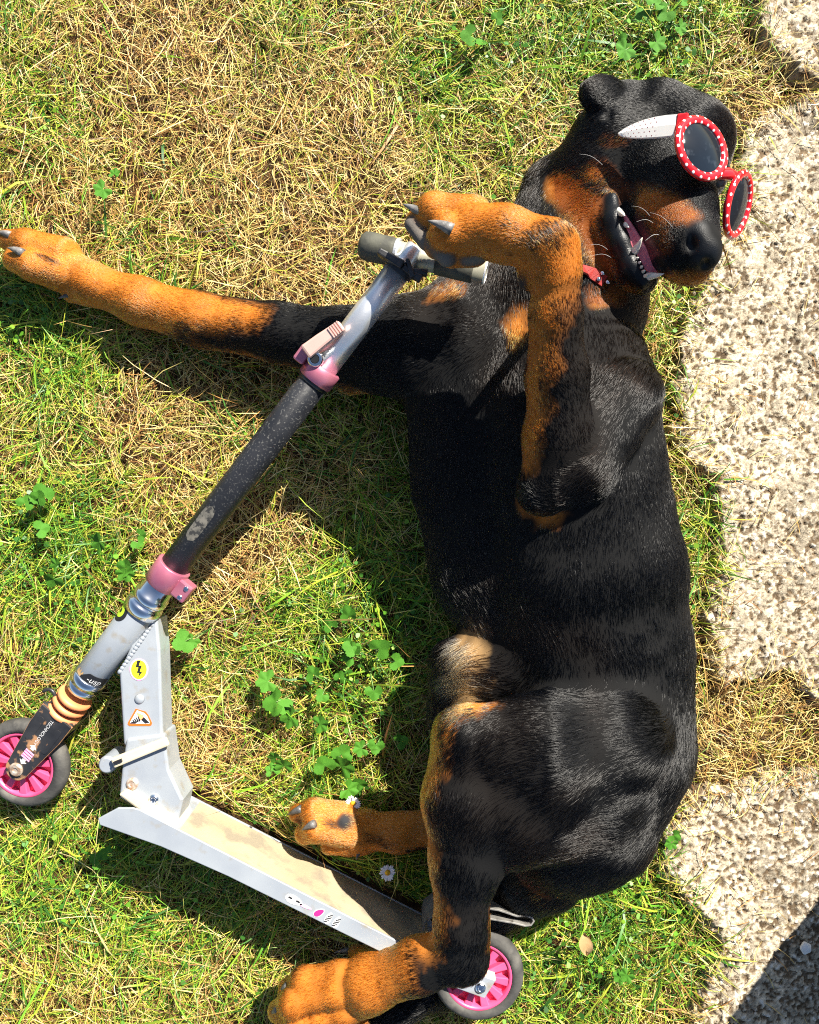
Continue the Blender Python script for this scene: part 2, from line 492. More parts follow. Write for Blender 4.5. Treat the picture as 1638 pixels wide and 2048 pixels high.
def pdist(p, x, y, z):
    if p.kind == 'cap':
        s = 1 / p.zs
        ax, ay, az = p.a[0], p.a[1], p.a[2] * s
        bx, by, bz = p.b[0] - ax, p.b[1] - ay, p.b[2] * s - az
        L2 = bx * bx + by * by + bz * bz + 1e-12
        X, Y, Z = x - ax, y - ay, z * s - az
        t = np.clip((X * bx + Y * by + Z * bz) / L2, 0, 1)
        d = np.sqrt((X - t * bx) ** 2 + (Y - t * by) ** 2 + (Z - t * bz) ** 2) - (p.ra + (p.rb - p.ra) * t)
        return d * (min(1.0, p.zs) ** 0.5)
    X, Y, Z = x - p.c[0], y - p.c[1], z - p.c[2]
    q = [X * p.R[i, 0] + Y * p.R[i, 1] + Z * p.R[i, 2] for i in range(3)]
    k0 = np.sqrt(sum((q[i] / p.r[i]) ** 2 for i in range(3)))
    k1 = np.sqrt(sum((q[i] / p.r[i] ** 2) ** 2 for i in range(3))) + 1e-6
    return k0 * (k0 - 1) / k1

def smin(a, b, k):
    h = np.clip(0.5 + 0.5 * (b - a) / k, 0, 1)
    return b + (a - b) * h - k * h * (1 - h)

def sub(lo, hi):
    i0 = np.clip(np.floor((lo - G0) / GH).astype(int), 0, GN - 1); i1 = np.clip(np.ceil((hi - G0) / GH).astype(int) + 1, 1, GN)
    return i0, i1

GRID = np.full(tuple(GN), 0.3, np.float32)
ALLP = []

def add_group(prims, k_in, k_out):
    ALLP.extend(prims)
    m = max(0.03, 1.3 * k_in)
    bs = [pbox(p, m) for p in prims]
    lo = np.min([b[0] for b in bs], 0) - 0.01; hi = np.max([b[1] for b in bs], 0) + 0.01
    i0, i1 = sub(lo, hi)
    L = np.full(tuple(i1 - i0), 0.3, np.float32)
    for p, b in zip(prims, bs):
        j0, j1 = sub(*b)
        x = GX[0][j0[0]:j1[0], None, None]; y = GX[1][None, j0[1]:j1[1], None]; z = GX[2][None, None, j0[2]:j1[2]]
        d = pdist(p, x, y, z).astype(np.float32)
        s = tuple(slice(j0[i] - i0[i], j1[i] - i0[i]) for i in range(3))
        L[s] = smin(L[s], d, k_in)
    s = tuple(slice(i0[i], i1[i]) for i in range(3))
    GRID[s] = smin(GRID[s], L, k_out)

def carve(p, k=0.006):
    j0, j1 = sub(*pbox(p, 0.02))
    x = GX[0][j0[0]:j1[0], None, None]; y = GX[1][None, j0[1]:j1[1], None]; z = GX[2][None, None, j0[2]:j1[2]]
    d = pdist(p, x, y, z).astype(np.float32)
    s = tuple(slice(j0[i], j1[i]) for i in range(3))
    GRID[s] = -smin(-GRID[s], d, k)

# ---- head frame: muzzle forward F, dorsal D, near side S (towards the camera)
HF = np.array([-0.023, -0.811, 0.585]); HD = np.array([0.66, 0.42, 0.62]); 
HF /= np.linalg.norm(HF); HD -= HF * (HD @ HF); HD /= np.linalg.norm(HD)
HS = np.cross(HF, HD)
if HS[2] < 0: HS = -HS
HO = np.array([0.392, 0.462, 0.200]); HSC = 1.08
def HL(f, d, s): return HO + HSC * (f * HF + d * HD + s * HS)
HAX = (HF, HD, HS)
def hell(c, r, fl=0.008, flow=None): return ell(HL(*c), HAX, [HSC * x for x in r], fl, -HF if flow is None else flow)
def hcap(a, b, ra, rb, fl=0.008, flow=None): return capw(HL(*a), HL(*b), ra * HSC, rb * HSC, 1.0, fl, -HF if flow is None else flow)

# ---- torso: deep chest narrowing to the loin, lying on its side
Tz = 0.70
add_group([
    cap((1150, 470, .105, 105), (1135, 630, .10, 125), zs=.75, fl=.015),
    cap((1135, 630, .10, 125), (1135, 800, .135, 158), zs=.8, fl=.015),
    cap((1135, 800, .135, 158), (1142, 950, .135, 168), zs=.8, fl=.015),
    cap((1142, 950, .135, 168), (1170, 1130, .13, 182), zs=.77, fl=.015),
    cap((1170, 1130, .13, 182), (1196, 1310, .112, 176), zs=.68, fl=.015),
    cap((990, 650, .09, 145), (980, 800, .085, 155), zs=.6, fl=.015, flow=(-.2, -1, 0)),
    cap((980, 800, .085, 155), (995, 960, .085, 160), zs=.6, fl=.015),
    cap((995, 960, .085, 160), (1030, 1120, .085, 160), zs=.6, fl=.015),
    cap((1030, 1120, .085, 160), (1100, 1240, .092, 146), zs=.62, fl=.015),
    cap((1196, 1310, .112, 176), (1196, 1480, .12, 176), zs=.78, fl=.017),
    cap((1196, 1480, .12, 176), (1150, 1620, .115, 155), zs=.85, fl=.02, flow=(-.6, -.8, 0)),
    cap((1150, 1620, .11, 148), (1085, 1730, .09, 80), zs=.9, fl=.022, flow=(-.7, -.7, 0)),
], 0.034, 0.02)
add_group([                                   # shoulder blade, arm muscle and ribs standing out under the skin
    cap((1236, 705, .165, 50), (1238, 800, .195, 76), zs=.85, fl=.014),
    cap((1262, 780, .17, 48), (1262, 930, .165, 60), zs=.85, fl=.014, flow=(0, -1, 0)),
    cap((1185, 920, .175, 105), (1215, 1120, .165, 118), zs=.75, fl=.015),
    cap((1275, 1010, .155, 62), (1290, 1150, .145, 66), zs=.8, fl=.015),
], 0.020, 0.024)
# ---- neck and throat up to the skull
add_group([
    cap((1245, 330, .13, 105), (1160, 520, .11, 130), zs=.8, fl=.016),
    cap((1120, 390, .10, 78), (1090, 560, .11, 110), zs=.85, fl=.02, flow=(-.2, -1, 0)),
    cap((1215, 460, .115, 70), (1195, 600, .095, 95), zs=.8, fl=.014, flow=(-.4, -1, 0)),
], 0.03, 0.03)
# ---- lower foreleg stretched out over the grass
add_group([
    cap((930, 690, .092, 122), (800, 690, .080, 98), zs=.72, fl=.014, flow=(-1, .1, 0)),
    cap((820, 700, .085, 98), (700, 695, .072, 78), zs=.85, fl=.016),
    cap((760, 735, .065, 50), (705, 762, .055, 30), fl=.016),
    cap((700, 690, .072, 72), (560, 668, .062, 57), fl=.012),
    cap((560, 664, .062, 56), (400, 640, .052, 52), fl=.011),
    cap((400, 640, .052, 51), (280, 603, .050, 44), fl=.011),
    cap((280, 603, .050, 45), (190, 570, .048, 38), fl=.010),
    cap((190, 570, .048, 38), (145, 545, .050, 42), fl=.009),
    cap((165, 585, .045, 20), (142, 592, .043, 13), fl=.008),
], 0.016, 0.02)

CLAWS = []          # (base, direction, length, radius, bend, material)
def paw(base, d, lat, up, L, r, spread, k=.0035, ko=.010, claws=(0, 1, 2, 3), cl=.018, cmat='claw', tip_drop=.4):
    d = Vector(d).normalized(); lat = Vector(lat); lat = (lat - d * lat.dot(d)).normalized(); u = d.cross(lat).normalized()
    if u.dot(Vector(up)) < 0: u = -u
    base = Vector(base); pr = []
    for i in range(4):
        s = i - 1.5
        far = 1.0 if abs(s) < 1 else 0.80
        dd = (d + lat * s * 0.10).normalized()
        b0 = base + lat * s * spread * .85
        mid = b0 + dd * L * 0.52 * far + u * r * 0.55
        tip = b0 + dd * L * far - u * r * tip_drop
        add_group([capw(b0 - d * .006, mid, r * 1.0, r * 1.06, fl=.007), capw(mid, tip, r * 1.06, r * .90, fl=.006)], .008, k if i else ko)
        if i in claws:
            CLAWS.append((tip + dd * r * .55 + u * r * .40, (dd * .9 - u * .25), cl, r * .36, -u, cmat))
    return u

for pr_ in ([cap((125, 512, .055, 38), (55, 488, .062, 28), fl=.008), cap((55, 488, .062, 28), (16, 480, .052, 21), fl=.007)],
            [cap((120, 545, .060, 38), (66, 531, .070, 30), fl=.008), cap((66, 531, .070, 30), (32, 520, .060, 25), fl=.007)],
            [cap((115, 530, .040, 36), (45, 508, .036, 28), fl=.008)]):
    add_group(pr_, .008, .003)
CLAWS.append((P(38, 502, .088), P(8, 486, .084) - P(38, 502, .088), .022, .0062, Vector((-.2, -.6, -.3)), 'claw'))
CLAWS.append((P(14, 468, .070), P(-16, 455, .066) - P(14, 468, .070), .020, .0058, Vector((-.2, -.6, -.3)), 'claw'))
CLAWS.append((P(146, 588, .052), Vector((-.9, -.1, .3)), .022, .0050, Vector((.2, -1, 0)), 'claw'))
# ---- upper foreleg folded over the chest
add_group([
    cap((1245, 790, .20, 80), (1150, 930, .225, 80), fl=.016, flow=(-.5, -1, 0)),
    cap((1150, 930, .225, 80), (1088, 985, .230, 48), fl=.016),
    cap((1098, 965, .232, 54), (1117, 870, .250, 66), fl=.012, flow=(0, 1, 0)),
    cap((1117, 870, .252, 66), (1117, 750, .280, 60), fl=.011),
    cap((1117, 750, .280, 60), (1113, 630, .310, 49), fl=.010),
    cap((1113, 630, .310, 49), (1112, 545, .326, 45), fl=.009),
    cap((1112, 545, .326, 46), (1100, 497, .332, 50), fl=.009, flow=(-.4, 1, 0)),
    cap((1105, 495, .332, 51), (1010, 468, .318, 52), fl=.009),
    cap((1010, 468, .318, 52), (945, 460, .305, 52), fl=.009),
    cap((1052, 552, .312, 16), (1050, 562, .314, 15), fl=.004),
], 0.014, 0.006)
for pr_ in ([cap((945, 432, .298, 40), (868, 424, .292, 36), fl=.007), cap((868, 424, .292, 36), (838, 442, .282, 26), fl=.006)],
            [cap((950, 470, .308, 42), (896, 466, .308, 37), fl=.007), cap((896, 466, .308, 37), (876, 490, .296, 29), fl=.006)],
            [cap((945, 498, .290, 36), (905, 508, .284, 28), fl=.007)]):
    add_group(pr_, .008, .003)
CLAWS.append((P(842, 424, .300), P(806, 400, .302) - P(842, 424, .300), .024, .0066, Vector((-.4, -.5, 0)), 'claw'))
CLAWS.append((P(892, 453, .332), P(856, 434, .334) - P(892, 453, .332), .022, .0068, Vector((-.4, -.5, 0)), 'claw'))
# pads of the raised paw
add_group([cap((822, 448, .290, 15), (852, 486, .292, 16), fl=.0)], .008, .003)
add_group([cap((866, 488, .300, 15), (893, 520, .298, 16), fl=.0)], .008, .003)
add_group([cap((955, 512, .298, 16), (935, 516, .294, 14), fl=.0)], .008, .004)
# ---- upper hind leg
add_group([
    cap((1230, 1480, .195, 112), (1090, 1510, .212, 116), zs=.8, fl=.02, flow=(-1, -.2, 0)),
    cap((1090, 1505, .212, 118), (945, 1480, .215, 70), zs=.9, fl=.018, flow=(-1, -.5, 0)),
    cap((1190, 1590, .18, 110), (1040, 1620, .195, 110), zs=.85, fl=.02, flow=(-1, -.3, 0)),
    cap((1080, 1560, .20, 110), (955, 1600, .20, 92), zs=.95, fl=.018, flow=(-.5, -1, 0)),
    cap((925, 1475, .205, 58), (930, 1600, .20, 78), fl=.015),
    cap((930, 1600, .20, 80), (930, 1720, .195, 70), fl=.015),
    cap((1000, 1640, .19, 75), (945, 1720, .195, 60), fl=.016),
    cap((930, 1720, .195, 67), (920, 1850, .188, 50), fl=.013),
    cap((920, 1850, .188, 50), (914, 1905, .180, 50), fl=.012),
    cap((936, 1870, .182, 34), (934, 1918, .178, 34), fl=.012),
    cap((915, 1908, .178, 52), (840, 1926, .162, 50), fl=.011),
    cap((840, 1930, .162, 50), (740, 1965, .125, 52), fl=.011),
    cap((740, 1965, .125, 54), (690, 1990, .092, 46), fl=.008),
], 0.018, 0.016)
for pr_ in ([cap((760, 1942, .128, 26), (680, 1950, .116, 27), fl=.011), cap((680, 1950, .116, 27), (608, 1962, .106, 26), fl=.010), cap((608, 1960, .106, 25), (578, 1976, .084, 21), fl=.010)],
            [cap((755, 1968, .138, 26), (675, 1985, .126, 28), fl=.011), cap((675, 1985, .126, 28), (588, 2006, .114, 27), fl=.010), cap((588, 2006, .116, 27), (558, 2022, .090, 23), fl=.010)],
            [cap((760, 1992, .132, 26), (690, 2020, .122, 28), fl=.011), cap((690, 2020, .122, 28), (600, 2050, .110, 27), fl=.010), cap((600, 2050, .112, 27), (572, 2066, .086, 23), fl=.010)],
            [cap((712, 2052, .095, 27), (646, 2090, .090, 25), fl=.010)]):
    add_group(pr_, .010, .005)
CLAWS.append((P(572, 1974, .098), P(548, 1988, .085) - P(572, 1974, .098), .018, .0058, Vector((-.2, -.6, -.6)), 'claw'))
CLAWS.append((P(553, 2020, .108), P(530, 2034, .092) - P(553, 2020, .108), .018, .0060, Vector((-.2, -.6, -.6)), 'claw'))
CLAWS.append((P(566, 2062, .104), P(546, 2078, .088) - P(566, 2062, .104), .015, .0058, Vector((-.2, -.4, -.6)), 'claw'))
CLAWS.append((P(708, 1902, .075), Vector((-.9, .25, .1)), .034, .0052, Vector((.3, -1, 0)), 'claw'))
add_group([cap((760, 1925, .11, 26), (712, 1905, .08, 18), fl=.008)], .01, .012)
# ---- lower hind leg
add_group([
    cap((1060, 1340, .10, 110), (930, 1340, .10, 66), zs=.9, fl=.026, flow=(-1, -.1, 0)),
    cap((930, 1330, .10, 58), (910, 1420, .095, 52), fl=.02, flow=(-.3, -1, 0)),
    cap((915, 1400, .095, 55), (930, 1540, .07, 48), fl=.016),
    cap((930, 1540, .07, 48), (900, 1645, .052, 40), fl=.012),
    cap((900, 1650, .052, 40), (800, 1665, .048, 36), fl=.010),
    cap((800, 1665, .048, 36), (720, 1660, .050, 38), fl=.010),
    cap((720, 1660, .050, 38), (700, 1656, .052, 37), fl=.009),
    cap((728, 1690, .055, 15), (718, 1698, .06, 11), fl=.006),
    cap((705, 1645, .068, 16), (690, 1643, .072, 14), fl=.006),
], 0.015, 0.016)
for pr_ in ([cap((690, 1636, .055, 32), (628, 1622, .062, 25), fl=.010), cap((628, 1622, .062, 25), (596, 1626, .050, 19), fl=.009)],
            [cap((690, 1664, .060, 32), (634, 1656, .070, 26), fl=.010), cap((634, 1656, .070, 26), (610, 1668, .056, 20), fl=.009)],
            [cap((700, 1688, .052, 24), (662, 1688, .052, 20), fl=.009)]):
    add_group(pr_, .008, .0025)
CLAWS.append((P(596, 1620, .066), P(570, 1628, .058) - P(596, 1620, .066), .020, .0056, Vector((0, -.5, -.3)), 'darkclaw'))
CLAWS.append((P(622, 1650, .088), P(602, 1658, .082) - P(622, 1650, .088), .018, .0056, Vector((0, -.5, -.3)), 'claw'))
CLAWS.append((P(722, 1697, .066), Vector((-.5, -.6, .4)), .018, .0045, Vector((.6, -.4, 0)), 'darkclaw'))
# ---- tail, curling down under the hock
add_group([
    cap((1090, 1740, .085, 70), (1010, 1800, .055, 52), fl=.03),
    cap((1010, 1800, .055, 50), (960, 1870, .03, 34), zs=.8, fl=.03),
    cap((960, 1870, .028, 30), (880, 1970, .026, 32), zs=.75, fl=.03),
    cap((880, 1970, .028, 34), (770, 2040, .034, 36), fl=.03),
    cap((770, 2040, .034, 36), (690, 2090, .034, 24), fl=.03),
], 0.014, 0.02)
# ---- skull, muzzle, cheeks
HBK = (-.8, .25, -.4)                      # hair of the head runs back to the nape
add_group([
    cap((1312, 250, .125, 84), (1372, 286, .135, 90), zs=.95, fl=.010, flow=HBK),
    cap((1230, 300, .125, 95), (1300, 330, .13, 95), zs=.9, fl=.012, flow=HBK),
    cap((1372, 300, .14, 82), (1390, 350, .16, 62), zs=.95, fl=.006, flow=(-.5, .8, -.3)),
    cap((1310, 350, .165, 80), (1345, 430, .195, 72), fl=.005, flow=(-.5, .8, -.3)),
    cap((1360, 380, .18, 66), (1378, 470, .225, 58), fl=.004, flow=(-.3, .9, -.3)),
    cap((1330, 440, .20, 62), (1356, 505, .222, 50), fl=.004, flow=(-.5, .8, -.3)),
    cap((1372, 500, .222, 50), (1385, 530, .215, 40), fl=.0035, flow=(-.4, .8, -.3)),
    cap((1180, 360, .13, 72), (1200, 420, .14, 62), zs=.95, fl=.014, flow=(-.7, -.3, -.3)),
], 0.022, 0.022)
add_group([ell(P(1402, 488, .248), ((.34, -.94, 0), (.94, .34, 0), (0, 0, 1)), (.034, .0245, .022), 0.0, (-.3, 1, 0))], .01, .006)
# lower jaw, dropped open
add_group([
    cap((1170, 400, .135, 60), (1222, 470, .165, 50), fl=.010, flow=(-.6, .6, -.3)),
    cap((1222, 470, .165, 50), (1264, 540, .180, 38), fl=.007, flow=(-.6, .6, -.3)),
    cap((1264, 540, .180, 38), (1286, 560, .180, 28), fl=.006, flow=(-.6, .6, -.3)),
    # the thick dark lower lip
    cap((1224, 394, .188, 12), (1226, 438, .196, 15), fl=.0), cap((1226, 438, .196, 15), (1240, 482, .201, 16), fl=.0),
    cap((1240, 482, .201, 16), (1262, 530, .203, 15), fl=.0), cap((1262, 530, .203, 15), (1286, 564, .202, 12), fl=.0),
], 0.012, 0.004)
# nostrils
carve(ell(P(1384, 484, .268), ((.3, -.95, 0), (.95, .3, 0), (0, 0, 1)), (.0115, .0075, .014)), .003)
carve(ell(P(1416, 529, .262), ((.6, -.8, 0), (.8, .6, 0), (0, 0, 1)), (.0095, .0060, .014)), .003)
carve(capw(P(1396, 522, .262), P(1352, 540, .268), .0016, .0012), .003)
# the near ear, folded back
add_group([
    ell(P(1256, 200, .150), ((1, .1, -.2), (-.1, 1, 0), (.2, 0, 1)), (.034, .026, .016), .008, (-1, -.2, 0)),
    ], .012, .014)
add_group([ell(P(1212, 186, .168), ((1, -.1, -.2), (.1, 1, 0), (.2, 0, 1)), (.034, .025, .010), .006, (-1, -.3, 0)),
    ell(P(1186, 192, .158), ((1, .3, -.35), (-.3, 1, 0), (.35, 0, 1)), (.022, .023, .008), .006, (-1, -.3, 0))], .006, .003)
carve(capw(P(1236, 152, .190), P(1222, 232, .182), .0050, .0045), .004)
# mouth hollow between the jaws
mouth = cap((1254, 415, .235, 11), (1318, 545, .262, 26), zs=2.6)
carve(mouth, .005)
_nx = fbm(GX[0][:, None] + np.zeros((1, GN[1])), GX[1][None, :] + np.zeros((GN[0], 1)), 11, 401, 3) - .5
GRID += (_nx * .0065).astype(np.float32)[:, :, None] * (GX[1][None, :, None] < P(0, 640, .2).y)
GRID = np.maximum(GRID, -(GX[2][None, None, :] - 0.006))      # rests on the ground

def surface_nets(F, g0, h):
    ins = F < 0
    c = ins[:-1, :-1, :-1].astype(np.int8)
    for i in (0, 1):
        for j in (0, 1):
            for k in (0, 1):
                if i + j + k: c = c + ins[i:F.shape[0] - 1 + i, j:F.shape[1] - 1 + j, k:F.shape[2] - 1 + k]
    act = (c > 0) & (c < 8)
    idx = np.argwhere(act)
    vid = np.full(act.shape, -1, np.int32); vid[act] = np.arange(len(idx))
    cor = np.array([(i, j, k) for i in (0, 1) for j in (0, 1) for k in (0, 1)])
    val = np.stack([F[idx[:, 0] + a, idx[:, 1] + b, idx[:, 2] + e] for a, b, e in cor], 1)
    acc = np.zeros((len(idx), 3), np.float32); cnt = np.zeros(len(idx), np.float32)
    for a in range(8):
        for b in range(a + 1, 8):
            if np.abs(cor[a] - cor[b]).sum() != 1: continue
            va, vb = val[:, a], val[:, b]
            x = (va < 0) != (vb < 0)
            t = np.where(x, va / (va - vb + 1e-20), 0)[:, None]
            p = cor[a] + t * (cor[b] - cor[a])
            acc += np.where(x[:, None], p, 0); cnt += x
    V = (idx + acc / cnt[:, None]) * h + g0
    faces = []
    for ax in range(3):
        o = [0, 0, 0]; o[ax] = 1
        n = [F.shape[i] - o[i] for i in range(3)]
        A = ins[:n[0], :n[1], :n[2]]; B = ins[o[0]:, o[1]:, o[2]:]
        e = np.argwhere(A != B)
        b, cc = [(1, 2), (2, 0), (0, 1)][ax]
        e = e[(e[:, b] > 0) & (e[:, cc] > 0) & (e[:, b] < F.shape[b] - 1) & (e[:, cc] < F.shape[cc] - 1)]
        s = A[e[:, 0], e[:, 1], e[:, 2]]
        def g(db, dc):
            q = e.copy(); q[:, b] += db; q[:, cc] += dc
            return vid[q[:, 0], q[:, 1], q[:, 2]]
        f = np.stack([g(-1, -1), g(0, -1), g(0, 0), g(-1, 0)], 1)
        f[~s] = f[~s][:, ::-1]
        faces.append(f)
    return V, np.concatenate(faces)

BV, BF = surface_nets(GRID, G0.astype(np.float32), GH)
# light smoothing of the grid steps
def smooth_mesh(V, F, it=2):
    E = np.concatenate([F[:, [0, 1]], F[:, [1, 2]], F[:, [2, 3]], F[:, [3, 0]]])
    for _ in range(it):
        acc = np.zeros_like(V); cn = np.zeros(len(V), V.dtype)
        for c in range(3):
            acc[:, c] = np.bincount(E[:, 0], V[E[:, 1], c], len(V)) + np.bincount(E[:, 1], V[E[:, 0], c], len(V))
        cn = np.bincount(E[:, 0], minlength=len(V)) + np.bincount(E[:, 1], minlength=len(V))
        V = V * .4 + .6 * acc / np.maximum(cn, 1)[:, None]
    return V
BV = smooth_mesh(BV, BF, 2)
def vnormals(V, F):
    n = np.cross(V[F[:, 2]] - V[F[:, 0]], V[F[:, 3]] - V[F[:, 1]])
    N = np.zeros_like(V)
    for k in range(4):
        for c in range(3): N[:, c] += np.bincount(F[:, k], n[:, c], len(V))
    return N / (np.linalg.norm(N, axis=1, keepdims=True) + 1e-12), np.linalg.norm(n, axis=1) * .5
BN, BA = vnormals(BV, BF)

# ---- coat: flow direction, hair length and markings at every vertex
x, y, z = BV[:, 0].astype(np.float32), BV[:, 1].astype(np.float32), BV[:, 2].astype(np.float32)
flow = np.zeros_like(BV); flen = np.zeros(len(BV)); wsum = np.zeros(len(BV))
for p in ALLP:
    d = pdist(p, x, y, z)
    w = np.exp(-np.clip(d, 0, 1) / 0.006) + 1e-9
    flow += w[:, None] * p.flow; flen += w * p.fl; wsum += w
flow /= wsum[:, None]; flen /= wsum
flow -= BN * (flow * BN).sum(1, keepdims=True)
flow /= np.linalg.norm(flow, axis=1, keepdims=True) + 1e-6

def segdist(pts, a, b):
    a = np.array(a); b = np.array(b); e = b - a
    t = np.clip(((pts - a) @ e) / (e @ e + 1e-12), 0, 1)
    return np.linalg.norm(pts - a - t[:, None] * e, axis=1)

n3 = (fbm(x * 1.0 + z * .7, y + z * .5, 60, 51, 3) - .5)
def region(points, soft=0.011, wob=0.024):
    """0..1 membership of a polyline of (px,py,z,r_px)"""
    m = np.zeros(len(BV))
    for a, b in zip(points[:-1], points[1:]):
        pa, pb = np.array(P(*a[:3])), np.array(P(*b[:3]))
        e = pb - pa
        t = np.clip(((BV - pa) @ e) / (e @ e + 1e-12), 0, 1)
        d = np.linalg.norm(BV - pa - t[:, None] * e, axis=1) - (R_(a[3], a[2]) * (1 - t) + R_(b[3], b[2]) * t)
        m = np.maximum(m, np.clip(.5 - (d + n3 * wob) / (2 * soft), 0, 1))
    return m
tan = np.zeros(len(BV))
for reg in [
    [(-20, 480, .05, 95), (120, 530, .05, 85), (300, 610, .06, 75), (400, 625, .075, 45), (520, 632, .09, 26)],
    [(300, 630, .04, 40), (560, 718, .045, 30), (740, 778, .05, 34)],
    [(830, 455, .29, 95), (960, 460, .3, 90), (1100, 500, .32, 82)],
    [(1110, 520, .330, 72), (1088, 620, .318, 44), (1078, 760, .290, 40), (1064, 880, .262, 36), (1058, 930, .25, 22)],
    [(1075, 1000, .22, 34), (1095, 1020, .215, 26)],
    [(1035, 640, .17, 22), (1050, 720, .18, 16)],
    [(860, 560, .15, 34), (900, 565, .15, 26)],
    [(968, 1398, .215, 26), (890, 1470, .215, 46), (860, 1590, .205, 40), (866, 1700, .20, 36), (885, 1810, .19, 40), (868, 1880, .17, 50)],
    [(982, 1790, .18, 24), (972, 1870, .18, 18)],
    [(800, 1930, .15, 72), (640, 2000, .10, 95), (540, 2040, .07, 95)],
    [(560, 1640, .05, 80), (700, 1655, .05, 70), (900, 1650, .05, 62)],
    [(1085, 1748, .125, 30), (1180, 1716, .14, 24)],
    [(760, 1925, .11, 40), (700, 1900, .07, 40)],
]:
    tan = np.maximum(tan, region(reg))
mark = np.maximum.reduce([region(r_, .004, .006) for r_ in [
    [(850, 410, .318, 7), (910, 416, .33, 4)], [(900, 446, .340, 7), (945, 450, .342, 3)], [(858, 450, .31, 7), (900, 446, .325, 6)],
    [(40, 506, .075, 8), (130, 528, .090, 5)], [(60, 476, .092, 5), (110, 490, .095, 3)], [(165, 583, .062, 10), (178, 588, .058, 8)],
    [(578, 1990, .105, 8), (680, 1970, .130, 5)], [(572, 2032, .108, 8), (690, 2004, .135, 5)], [(620, 2074, .11, 8), (690, 2042, .12, 5)],
    [(600, 1645, .068, 7), (690, 1648, .085, 5)], [(660, 1682, .065, 7), (720, 1680, .075, 6)], [(735, 1672, .07, 14), (850, 1690, .06, 14)]]])
tan = tan * (1 - .85 * mark)
pale = region([(948, 1275, .13, 26), (930, 1330, .15, 34), (945, 1400, .14, 22)], .014, .03)
# head markings
near_head = (y > P(0, 600, .2).y) & (x > P(1120, 0, .2).x) & (z > .1)
ht = np.maximum.reduce([region(r_, .008, .012) for r_ in [
    [(1195, 338, .195, 26), (1252, 378, .222, 36), (1325, 412, .255, 40), (1378, 424, .265, 22)],
    [(1296, 430, .25, 36), (1318, 492, .258, 24)],
    [(1125, 370, .165, 36), (1168, 412, .180, 36), (1186, 470, .185, 24), (1215, 550, .185, 20)],
    [(1330, 560, .225, 22), (1400, 556, .225, 20)],
    [(1215, 272, .195, 10), (1245, 268, .20, 12)],
    [(1200, 585, .19, 24), (1260, 590, .18, 20)],
]])
tan = np.maximum(tan, ht)
# dark lips, mouth lining, nose leather, pads
lip = region([(1224, 394, .198, 17), (1226, 438, .208, 21), (1240, 482, .214, 23), (1262, 530, .216, 21), (1288, 566, .212, 16)], .003, .004)
inmouth = region([(1256, 425, .215, 12), (1314, 540, .232, 24)], .004, .002) * (tan * 0 + 1)
nose = region([(1392, 468, .255, 26), (1408, 508, .253, 30)], .003, .003) * (np.abs(BN[:, 0] * 0 + 1))
pad = region([(822, 448, .292, 17), (852, 486, .294, 18)], .003, .002)
pad = np.maximum(pad, region([(866, 488, .302, 17), (893, 520, .300, 18)], .003, .002))
pad = np.maximum(pad, region([(960, 514, .302, 18), (935, 518, .296, 15)], .003, .002))
pad = np.maximum(pad, region([(1052, 552, .312, 16), (1050, 564, .314, 16)], .003, .002))
pad = np.maximum(pad, region([(705, 1645, .070, 15), (690, 1643, .074, 15)], .003, .002))
pad = np.maximum(pad, region([(668, 1660, .07, 14), (660, 1668, .072, 14)], .003, .002))
bare = np.clip(lip + inmouth + nose + pad, 0, 1)

black = np.array([0.0028, 0.0029, 0.0034]); tanc = np.array([0.82, 0.275, 0.038]); palec = np.array([0.40, 0.24, 0.10])
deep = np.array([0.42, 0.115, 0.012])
nn = np.clip(n3[:, None] * 2.2 + .5, 0, 1)
tc_ = tanc * nn + (tanc * .72) * (1 - nn)
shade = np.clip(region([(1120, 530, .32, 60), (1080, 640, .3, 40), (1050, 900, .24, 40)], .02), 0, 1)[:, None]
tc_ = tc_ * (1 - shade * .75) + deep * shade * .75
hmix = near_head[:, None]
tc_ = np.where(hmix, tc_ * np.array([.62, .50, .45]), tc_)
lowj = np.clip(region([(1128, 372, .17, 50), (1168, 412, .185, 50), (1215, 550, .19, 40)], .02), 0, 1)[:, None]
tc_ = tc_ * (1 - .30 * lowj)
rusty = np.array([0.008, 0.0048, 0.0032])
n4 = np.clip((fbm(x, y + z, 11, 71, 2) - .5) * 3, 0, 1)[:, None]
bk = black * (1 - n4) + rusty * n4
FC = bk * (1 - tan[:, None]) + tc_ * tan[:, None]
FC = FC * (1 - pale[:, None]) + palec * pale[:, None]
skin = FC * .55
skin = skin * (1 - bare[:, None]) + np.array([.005, .006, .008]) * bare[:, None]
pk = (inmouth * (y > P(0, 520, .22).y))[:, None] * .6
skin = skin * (1 - pk) + np.array([.14, .03, .04]) * pk
padc = np.array([.13, .115, .10])
padc = np.where((y > 0)[:, None] & (x < P(1000, 0, .3).x)[:, None], padc, np.array([.03, .03, .032]))
skin = skin * (1 - pad[:, None]) + padc * pad[:, None]
grough = .85 - .50 * np.clip(lip + nose + inmouth, 0, 1)
flen = flen * (1 - .25 * tan) + .016 * pale

DOG = empty('dog', P(1120, 1100, 0), 'black and tan dog lying on its side wearing red sunglasses', 'dog')
M['coat_skin'] = attr_mat('dog_skin', 'col', .8, .22, 0, 'rgh', bump=.30, bscale=650)
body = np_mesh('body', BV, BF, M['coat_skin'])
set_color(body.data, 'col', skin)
ra = body.data.attributes.new('rgh', 'FLOAT', 'POINT'); ra.data.foreach_set('value', grough.astype(np.float32))
attach(body, DOG)

